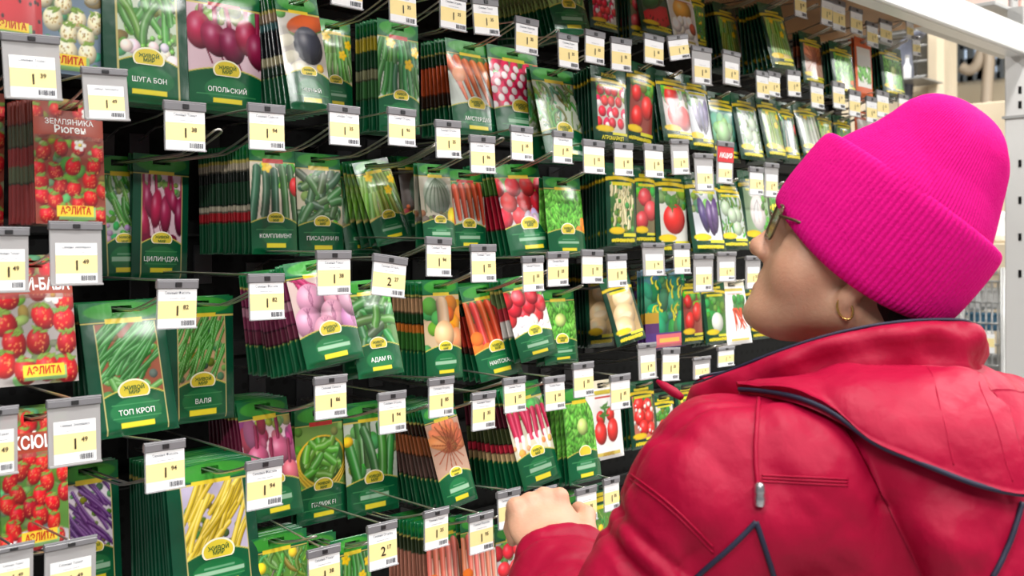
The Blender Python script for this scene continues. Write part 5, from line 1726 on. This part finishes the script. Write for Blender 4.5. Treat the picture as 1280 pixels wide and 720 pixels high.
    g = empty('glasses'); g.parent = root
    for sx in (-1, 1):
        loop = []
        for a in np.linspace(0, 2 * math.pi, 28, endpoint=False):
            x, z = math.cos(a), math.sin(a)
            x, z = np.sign(x) * abs(x) ** .4, np.sign(z) * abs(z) ** .4
            loop.append(hw_(sx * .033 + .025 * x, .108 - .012 * abs(sx * .033 + .025 * x) / .058, .007 + .020 * z))
        mb = MB(); mb.tube([tuple(q + inv) for q in loop], .0014, 6, closed=True); mb.build('rim', M['frame'], g, smooth=True)
        c = np.mean(loop, axis=0)
        lv = [c] + loop
        obj('lens', np.array(lv) + inv, [(0, 1 + i, 1 + (i + 1) % 28) for i in range(28)], M['lens'], g)
        tube('temple_arm', [hw_(sx * .058, .097, .015), hw_(sx * .070, .080, .016), hw_(sx * .078, .02, .014), hw_(sx * .080, -.02, .006)], .0016, M['frame'], g)
    tube('bridge', [hw_(-.009, .107, .012), hw_(0, .111, .016), hw_(.009, .107, .012)], .0014, M['frame'], g)
    # ---- trousers and boots, down to the floor
    def sd_legs(p):
        q = (p - BC) @ RB
        d = s_ell(q, (0, .01, .80), (.185, .14, .14))
        for sx in (-1, 1):
            d = smin(d, s_path(q, [(sx * .09, .01, .76), (sx * .095, .02, .45), (sx * .10, -.01, .12)], [.10, .072, .062], .02), .03)
        return smax(d, .10 - q[:, 2], .01)
    v, f = surface_net(sd_legs, BC + np.array([-.3, -.3, .06]), BC + np.array([.3, .3, .98]), .009)
    add('trousers', v, f, M['trouser'])
    for sx in (-1, 1):
        def sd_boot(p):
            q = (p - BC) @ RB
            d = s_cap(q, (sx * .10, -.01, .05), (sx * .10, -.01, .20), .05, .056)
            d = smin(d, s_ell(q, (sx * .105, .07, .035), (.046, .12, .05)), .03)
            return smax(d, .002 - q[:, 2], .004)
        v, f = surface_net(sd_boot, BC + np.array([-.3, -.3, -.03]), BC + np.array([.3, .3, .32]), .007)
        add('boot', v, f, M['boot'])
    return root
def peg_material():
    m = mat('perforated_black_panel', (14, 15, 15), rough=.7, spec=.2)
    nt = m.node_tree; b = nt.nodes['Principled BSDF']
    tc = nt.nodes.new('ShaderNodeTexCoord')
    vm = nt.nodes.new('ShaderNodeVectorMath'); vm.operation = 'SCALE'; vm.inputs['Scale'].default_value = 1 / .025
    fr = nt.nodes.new('ShaderNodeVectorMath'); fr.operation = 'FRACTION'
    sb = nt.nodes.new('ShaderNodeVectorMath'); sb.operation = 'SUBTRACT'; sb.inputs[1].default_value = (.5, .5, .5)
    sp = nt.nodes.new('ShaderNodeSeparateXYZ'); cb = nt.nodes.new('ShaderNodeCombineXYZ')
    ln = nt.nodes.new('ShaderNodeVectorMath'); ln.operation = 'LENGTH'
    cp = nt.nodes.new('ShaderNodeMath'); cp.operation = 'LESS_THAN'; cp.inputs[1].default_value = .2
    mx = nt.nodes.new('ShaderNodeMix'); mx.data_type = 'RGBA'
    mx.inputs[6].default_value = rgba((17, 18, 18)); mx.inputs[7].default_value = rgba((3, 3, 3))
    L = nt.links.new
    L(tc.outputs['Object'], vm.inputs[0]); L(vm.outputs[0], fr.inputs[0]); L(fr.outputs[0], sb.inputs[0]); L(sb.outputs[0], sp.inputs[0])
    L(sp.outputs['X'], cb.inputs['X']); L(sp.outputs['Z'], cb.inputs['Y']); L(cb.outputs[0], ln.inputs[0]); L(ln.outputs['Value'], cp.inputs[0])
    L(cp.outputs[0], mx.inputs[0]); L(mx.outputs[2], b.inputs['Base Color'])
    return m

def struct(o):
    o['kind'] = 'structure'
    return o

def lamp(name, loc, size, power, color=(1, 1, 1), rot=(0, 0, 0)):
    l = bpy.data.lights.new(name, 'AREA'); l.shape = 'RECTANGLE'; l.size, l.size_y = size; l.energy = power; l.color = color
    o = bpy.data.objects.new(name, l); o.location = loc; o.rotation_euler = rot; COL.objects.link(o)
    return o

def build_room():
    M['peg'] = peg_material()
    M['steel'] = mat('painted_steel', (218, 217, 214), rough=.35)
    M['steel_d'] = mat('grey_steel', (165, 165, 163), rough=.4)
    M['black_rail'] = mat('black_rail', (12, 12, 12), rough=.5, spec=.3)
    M['wood'] = mat('wood_panel', (176, 128, 82), rough=.5, noise=(9, .5, (140, 96, 58)))
    M['cream'] = mat('cream_wall', (222, 206, 178), rough=.8, noise=(3, .25, (206, 190, 162)))
    M['floor'] = mat('grey_floor', (150, 148, 144), rough=.3, noise=(6, .4, (130, 128, 124)))
    M['ceil'] = mat('white_ceiling', (225, 225, 225), rough=.9)
    M['window'] = mat('window_daylight', (196, 212, 232), rough=.2, emit=1.1)
    M['mullion'] = mat('window_bar', (110, 118, 125), rough=.5)
    M['pipe'] = mat('painted_pipe', (176, 160, 140), rough=.5)
    M['mesh'] = mat('galvanised_wire', (150, 150, 148), rough=.35, metal=.6)
    M['shade'] = mat('dark_mesh_backing', (104, 100, 90), rough=.8)
    M['cloth'] = mat('blue_grey_film', (104, 108, 122), rough=.4)
    M['white'] = mat('white_plastic', (240, 240, 240), rough=.4)
    M['pink'] = mat('pink_card', (236, 190, 178), rough=.6)
    M['blue'] = mat('blue_plastic', (70, 120, 150), rough=.4)
    M['tube'] = mat('lit_tube', (255, 252, 246), rough=.3, emit=5)
    # shell
    def slab(name, lo, hi, m):
        mb = MB(); mb.box(lo, hi); return struct(mb.build(name, m))
    slab('floor', (-5, -7, -.1), (13, 9, 0), M['floor'])
    slab('ceiling', (-5, -7, 5.2), (13, 9, 5.3), M['ceil'])
    slab('wall_right', (12, -7, 0), (12.15, 9, 5.2), M['cream'])
    slab('wall_back', (-5, 9, 0), (13, 9.15, 5.2), M['cream'])
    # windows high in the far wall, each with bars
    rr = lambda px: (px - 640) / FPX
    def at_x(px, py, X):
        r = rr(px); d = X / (S2 * (1 + r)); return P(px, py, d)
    for i, (a, b, ya, yb) in enumerate(((1203, 1228, 56, 99), (1230, 1253, 62, 97))):
        p0, p1 = at_x(a, yb, 11.97), at_x(b, ya, 11.97)
        y0, y1 = sorted((p0.y, p1.y)); z0, z1 = p0.z, p1.z
        mb = MB(); mb.box((11.95, y0, z0), (12.0, y1, z1)); w = struct(mb.build('window_%d' % (i + 1), M['window']))
        mb = MB()
        t = .035
        for k in range(3): mb.box((11.9, y0 + (y1 - y0) * k / 2 - t, z0 - t), (11.96, y0 + (y1 - y0) * k / 2 + t, z1 + t))
        for k in range(3): mb.box((11.9, y0, z0 + (z1 - z0) * k / 2 - t), (11.96, y1, z0 + (z1 - z0) * k / 2 + t))
        mb.build('window_frame', M['mullion'], w)
    # column of the hall behind the display's end
    c0, c1 = at_x(1163, 130, 6.5), at_x(1189, 130, 6.5)
    mb = MB(); mb.box((6.5, c1.y, 0), (6.60, c0.y, 5.2), bev=.01); struct(mb.build('column', M['cream']))
    # bent pipe on the far wall
    pts = [at_x(a, b, 11.0) for a, b in ((1236, 620), (1236, 300), (1233, 150), (1234, 110), (1236, 70), (1228, 62), (1222, 80), (1212, 88), (1202, 84))]
    mb = MB(); mb.tube(spline([(pts[0].x, pts[0].y, 0.0)] + [tuple(q) for q in pts[1:]], 48), .055, 12)
    t = mb.build('duct_hose', M['pipe'], smooth=True)
    tag(t, 'bent beige pipe hose in front of the high windows', 'pipe')

    # ---- the display wall itself
    g = empty('display_wall', (0, 0, 0))
    tag(g, 'long black perforated shop display wall with white top beam and end post', 'display rack')
    mb = MB(); mb.box((-1.2, WALL, .12), (2.72, WALL + .03, 2.045)); mb.build('back_panel', M['peg'], g)
    for z in (.60, .79, .97, 1.145, 1.325, 1.51, 1.69, 1.87):
        mb = MB(); mb.box((-1.2, WALL - .012, z - .012), (2.72, WALL, z + .012), bev=.003); mb.build('rail', M['black_rail'], g)
    mb = MB(); mb.box((-1.2, -.27, 2.045), (2.62, WALL + .03, 2.062), bev=.002); mb.build('canopy_panel', M['wood'], g)
    mb = MB(); mb.box((-1.2, -.32, 2.002), (2.98, -.308, 2.078), bev=.003); mb.box((-1.2, -.308, 2.002), (2.98, -.27, 2.010)); mb.box((-1.2, -.282, 2.01), (2.98, -.27, 2.06))
    mb.build('top_beam', M['steel'], g)
    mb = MB(); mb.box((2.98, -.335, 0), (3.13, -.255, 2.07), bev=.004); post = mb.build('end_post', M['steel'], g)
    for z in (1.86, 1.90, 1.70, 1.60, 1.50, 1.40):
        mb = MB(); mb.box((3.035, -.3365, z), (3.045, -.334, z + .02), bev=.0008); mb.box((2.9785, -.30, z), (2.981, -.292, z + .02)); mb.build('slot', M['black_rail'], post)
    mb = MB(); mb.box((2.975, -.34, 1.835), (3.135, -.25, 1.842)); mb.build('joint_collar', M['steel_d'], post)
    mb = MB(); mb.box((-1.2, -.36, 0), (2.72, WALL + .03, .12), bev=.004); mb.build('plinth', M['steel_d'], g)
    mb = MB(); mb.box((2.72, WALL - .03, 0), (2.76, WALL + .03, 2.04), bev=.003); mb.build('upright', M['black_rail'], g)
    # cartons on the top of the canopy further along, seen over the beam
    for i, (xx, w, c) in enumerate(((3.02, .09, 'pink'), (3.14, .05, 'steel_d'), (3.22, .10, 'pink'), (3.35, .06, 'pink'), (3.44, .12, 'pink'))):
        mb = MB(); mb.box((xx, -.22, 2.148), (xx + w, -.10, 2.5), bev=.004)
        mb.box((xx + w * .2, -.222, 2.2), (xx + w * .8, -.219, 2.42))
        t = mb.build('tall_carton', M[c])
        tag(t, '%s narrow carton on the shelf above the white beam, %s in the row' % ('pink' if c == 'pink' else 'grey', ['nearest', 'second', 'third', 'fourth', 'last'][i]), 'carton', 'cartons above the beam')
    mb = MB(); mb.box((2.9, -.26, 2.135), (3.75, .03, 2.148), bev=.002); mb.box((3.18, -.26, 0), (3.22, -.20, 2.135)); mb.box((2.99, -.30, 2.0), (3.02, -.26, 2.14))
    mb.build('upper_shelf', M['steel_d'], g)
    # ---- wire mesh rack with a plastic drape, behind the display's end
    r = empty('mesh_rack', (4.6, 1.0, 0))
    tag(r, 'grey wire mesh rack standing behind the end of the display wall', 'rack')
    X0 = 4.6
    q0, q1 = at_x(1112, 100, X0), at_x(1161, 30, X0)
    ya, yb = q1.y, q0.y
    def rbox(lo, hi, name, m, bev=.0):
        mb = MB(); mb.box((lo[0] - 4.6, lo[1] - 1.0, lo[2]), (hi[0] - 4.6, hi[1] - 1.0, hi[2]), bev=bev); return mb.build(name, m, r)
    rbox((X0 + .05, ya, q0.z), (X0 + .07, yb + .3, q1.z + .4), 'backing', M['shade'])
    mb = MB()
    for k in range(8):
        z = q0.z + (k / 3) * (q1.z - q0.z) * .9
        mb.tube([(X0 - 4.6, ya - 1, z), (X0 - 4.6, yb + .3 - 1, z)], .006, 6)
    for k in range(9):
        y = ya + (yb + .3 - ya) * k / 8
        mb.tube([(X0 + .008 - 4.6, y - 1, q0.z), (X0 + .008 - 4.6, y - 1, q1.z + .4)], .004, 6)
    mb.build('wire_grid', M['mesh'], r, smooth=True)
    rbox((X0 - .01, ya - .04, 0), (X0 + .07, ya, q1.z + .4), 'upright', M['cream'])
    rbox((X0 + .02, ya, 0), (X0 + .06, yb + .3, q0.z), 'lower_panel', M['cream'])
    # plastic drape on the rack
    prof = spline([tuple(at_x(a, b, X0 - .06)) for a, b in ((1150, 40), (1132, 48), (1122, 62), (1124, 90), (1130, 128))], 20)
    prof2 = spline([tuple(at_x(a, b, X0 - .06)) for a, b in ((1158, 42), (1146, 52), (1141, 68), (1143, 92), (1138, 130))], 20)
    vs, fs = [], []
    for i in range(20):
        for k in range(8):
            t = k / 7
            pnt = prof[i] * (1 - t) + prof2[i] * t
            vs.append((pnt[0] - .05 * math.sin(math.pi * t) - .012 * math.sin(9 * t + i * .4), pnt[1], pnt[2]))
    for i in range(19):
        for k in range(7): fs.append((i * 8 + k, i * 8 + k + 1, i * 8 + k + 9, i * 8 + k + 8))
    o = obj('plastic_drape', vs, fs, M['cloth'])
    md = o.modifiers.new('thick', 'SOLIDIFY'); md.thickness = .004
    tag(o, 'blue grey plastic sheet draped over the mesh rack', 'drape')
    bt = at_x(1134, 92, X0 - .16)
    mb = MB()
    pf = [(.09, .012), (.096, .016), (.15, .016), (.165, .008), (.18, .007), (.19, .007)]
    mb.tube([(0, 0, h - .12) for h, w in pf], [w for h, w in pf], 16)
    rbox((X0 - .22, bt.y - .09, bt.z - .036), (X0, bt.y + .09, bt.z - .0302), 'small_shelf', M['mesh'])
    o = empty('plastic_bottle', bt); mb.build('bottle_body', M['white'], o, smooth=True)
    mb = MB(); mb.tube([(0, 0, .068), (0, 0, .08)], .009, 12); mb.build('bottle_cap', M['steel_d'], o)
    tag(o, 'white bottle in front of the mesh rack beside the drape', 'bottle')
    # ---- beyond the hat: grey cabinet, wall box, wire basket with goods
    def cam_box(name, x0, x1, y0, y1, d, thick, m, parent=None, bev=.004, org=None):
        """an upright box standing square to the room whose near face spans the picture box"""
        a, b = at_x(x0, y1, d), at_x(x1, y0, d)
        ylo, yhi = sorted((a.y, b.y))
        mb = MB()
        o_ = org if org is not None else Vector((0, 0, 0))
        mb.box((d - o_.x, ylo - o_.y, a.z - o_.z), (d + thick - o_.x, yhi - o_.y, b.z - o_.z), bev=bev)
        return mb.build(name, m, parent)
    D = 3.9
    cab = empty('metal_cabinet', (D + .2, -.3, 0))
    og = Vector((D + .2, -.3, 0))
    cam_box('body', 1150, 1262, 304, 352, D + .02, .4, M['cream'], cab, org=og)
    cam_box('side_panel', 1150, 1205, 350, 560, D + .1, .3, M['steel'], cab, org=og)
    cam_box('label_strip', 1236, 1246, 338, 342, D + .01, .01, M['steel_d'], cab, bev=.001, org=og)
    cam_box('column', 1160, 1262, 125, 306, D + .3, .1, M['cream'], cab, org=og)
    cam_box('base', 1150, 1262, 560, 900, D + .1, .3, M['steel_d'], cab, org=og)
    tag(cab, 'beige metal cabinet between the hat and the white post', 'cabinet')
    wb = cam_box('wall_box', 1236, 1258, 264, 301, D + .22, .07, M['white'], None, bev=.02)
    tag(wb, 'white rounded plastic box fixed behind the hat', 'box')
    bk = empty('wire_basket', (D, -.3, 0)); og = Vector((D, -.3, 0))
    a, b = at_x(1203, 480, D), at_x(1254, 352, D)
    ylo, yhi = sorted((a.y, b.y))
    mb = MB()
    for k in range(6):
        z = a.z + (b.z - a.z) * k / 5
        mb.tube([(0, ylo + .3, z), (0, yhi + .3, z)], .004, 6)
    mb.build('rails', M['mesh'], bk, smooth=True)
    mb = MB()
    for k in range(8):
        y = ylo + (yhi - ylo) * k / 7
        mb.tube([(.006, y + .3, a.z - .4), (.006, y + .3, b.z)], .0035, 6)
    mb.build('bars', M['mesh'], bk, smooth=True)
    for k in (0, 1):
        mb = MB(); mb.tube([(.0, (ylo, yhi)[k] + .3, 0), (.0, (ylo, yhi)[k] + .3, b.z + .05)], .012, 10); mb.build('upright', M['mesh'], bk, smooth=True)
    tag(bk, 'silver wire basket stand beside the white post', 'basket')
    for (x0, x1, y0, y1, m, nm, lab, cat) in (
        (1206, 1226, 362, 388, 'white', 'storage_tub', 'white plastic tub in the wire basket', 'tub'),
        (1208, 1252, 392, 412, 'blue', 'storage_tray', 'blue plastic tray in the wire basket', 'tray'),
        (1226, 1250, 360, 386, 'steel', 'folded_bag', 'pale folded bag in the wire basket beside the tub', 'bag'),
        (1206, 1252, 444, 470, 'steel_d', 'storage_tray', 'dark grey tray low in the wire basket', 'tray')):
        p0, p1 = at_x(x0, y1, D + .03), at_x(x1, y0, D + .03)
        yl, yh = sorted((p0.y, p1.y)); zz0, zz1 = p0.z, p1.z
        mb = MB()
        mb.box((D + .03, yl, zz0), (D + .085, yh, zz1), bev=.008)
        mb.box((D + .024, yl - .004, zz1 - (zz1 - zz0) * .18), (D + .09, yh + .004, zz1), bev=.003)
        t = mb.build(nm, M[m]); tag(t, lab, cat)
    def card(x0, x1, y0, y1, band, name, lab, cat, rot):
        p0, p1 = at_x(x0, y1, D - .03), at_x(x1, y0, D - .03)
        yl, yh = sorted((p0.y, p1.y)); cy, cz = (yl + yh) / 2, (p0.z + p1.z) / 2
        t = empty(name, (D - .03, cy, cz)); t.rotation_euler = (rot, 0, 0)
        w, h = (yh - yl) / 2, (p1.z - p0.z) / 2
        mb = MB(); mb.box((0, -w, -h), (.002, w, h)); mb.build('paper', M['paper'], t)
        mb = MB(); mb.box((-.004, -w * .15, h * .88), (.03, w * .15, h * 1.06), bev=.001); mb.build('hanging_clip', M['steel_d'], t)
        if band:
            mb = MB(); mb.box((-.0006, -w, -h * .35), (-.0001, w, h * .55)); mb.build('price_band', M['yellow'], t)
            tv, tf, tw = text2d('1 35', .02)
            s = w * .5 / tw
            obj('lettering', np.stack([np.full(len(tv), -.0012), -tv[:, 0] * s, tv[:, 1] * s - h * .12], -1), tf, M['bar'], t, smooth=False)
        else:
            mb = MB()
            for (yy, z2, a_) in ((.1, .45, .2), (-.2, .2, .25), (-.15, -.05, .2)):
                mb.box((-.0008, w * (yy - a_), h * (z2 - .07)), (-.0002, w * (yy + a_), h * (z2 + .07)))
            mb.build('print', M['mullion'], t)
        tag(t, lab, cat)
    card(1215, 1243, 418, 440, True, 'price_card', 'yellow and white price card on the wire basket', 'price tag', 0)
    card(1217, 1252, 472, 500, False, 'paper_sheet', 'white printed sheet clipped low on the wire basket', 'paper', .12)

    # ---- light of the shop
    k = 0
    for x in (-1.6, .9, 3.4, 6.5, 9.5):
        for y in (-3.6, -1.15, 1.9):
            t = empty('ceiling_lamp', (x, y, 4.05))
            mb = MB(); mb.box((-.75, -.10, 0), (.75, .10, .06), bev=.006); mb.build('housing', M['white'], t)
            mb = MB(); mb.box((-.73, -.08, -.012), (.73, .08, 0), bev=.004); mb.build('diffuser', M['tube'], t)
            for sx in (-.6, .6):
                mb = MB(); mb.tube([(sx, 0, .06), (sx, 0, 1.15)], .004, 6); mb.build('suspension', M['mesh'], t)
            tag(t, 'long white ceiling lamp hanging in rows over the aisles', 'lamp', 'ceiling lamps')
            lamp('ceiling_light', (x, y, 4.03), (1.5, .25), 112 if y < -3 else 72, (1, .985, .96))
    w = bpy.data.worlds.new('World'); scene.world = w; w.use_nodes = True
    w.node_tree.nodes['Background'].inputs[0].default_value = (1, 1, 1, 1)
    w.node_tree.nodes['Background'].inputs[1].default_value = .24

def build_camera():
    c = bpy.data.cameras.new('Camera'); o = bpy.data.objects.new('Camera', c); COL.objects.link(o)
    c.sensor_width = 36; c.lens = 36 * FPX / 1280
    c.shift_y = -(360 - HORIZON) / 1280
    c.clip_start = .02; c.clip_end = 100
    o.location = CAM
    o.rotation_euler = (math.pi / 2, 0, -math.pi / 4)
    c.dof.use_dof = True; c.dof.focus_distance = 1.45; c.dof.aperture_fstop = 7
    scene.camera = o
    vs = scene.view_settings
    vs.view_transform = 'Standard'; vs.look = 'None'; vs.gamma = 1; vs.use_curve_mapping = False; vs.exposure = -0.06

build_room()
build_display()
build_person()
build_camera()
for o_ in list(scene.objects):
    pass
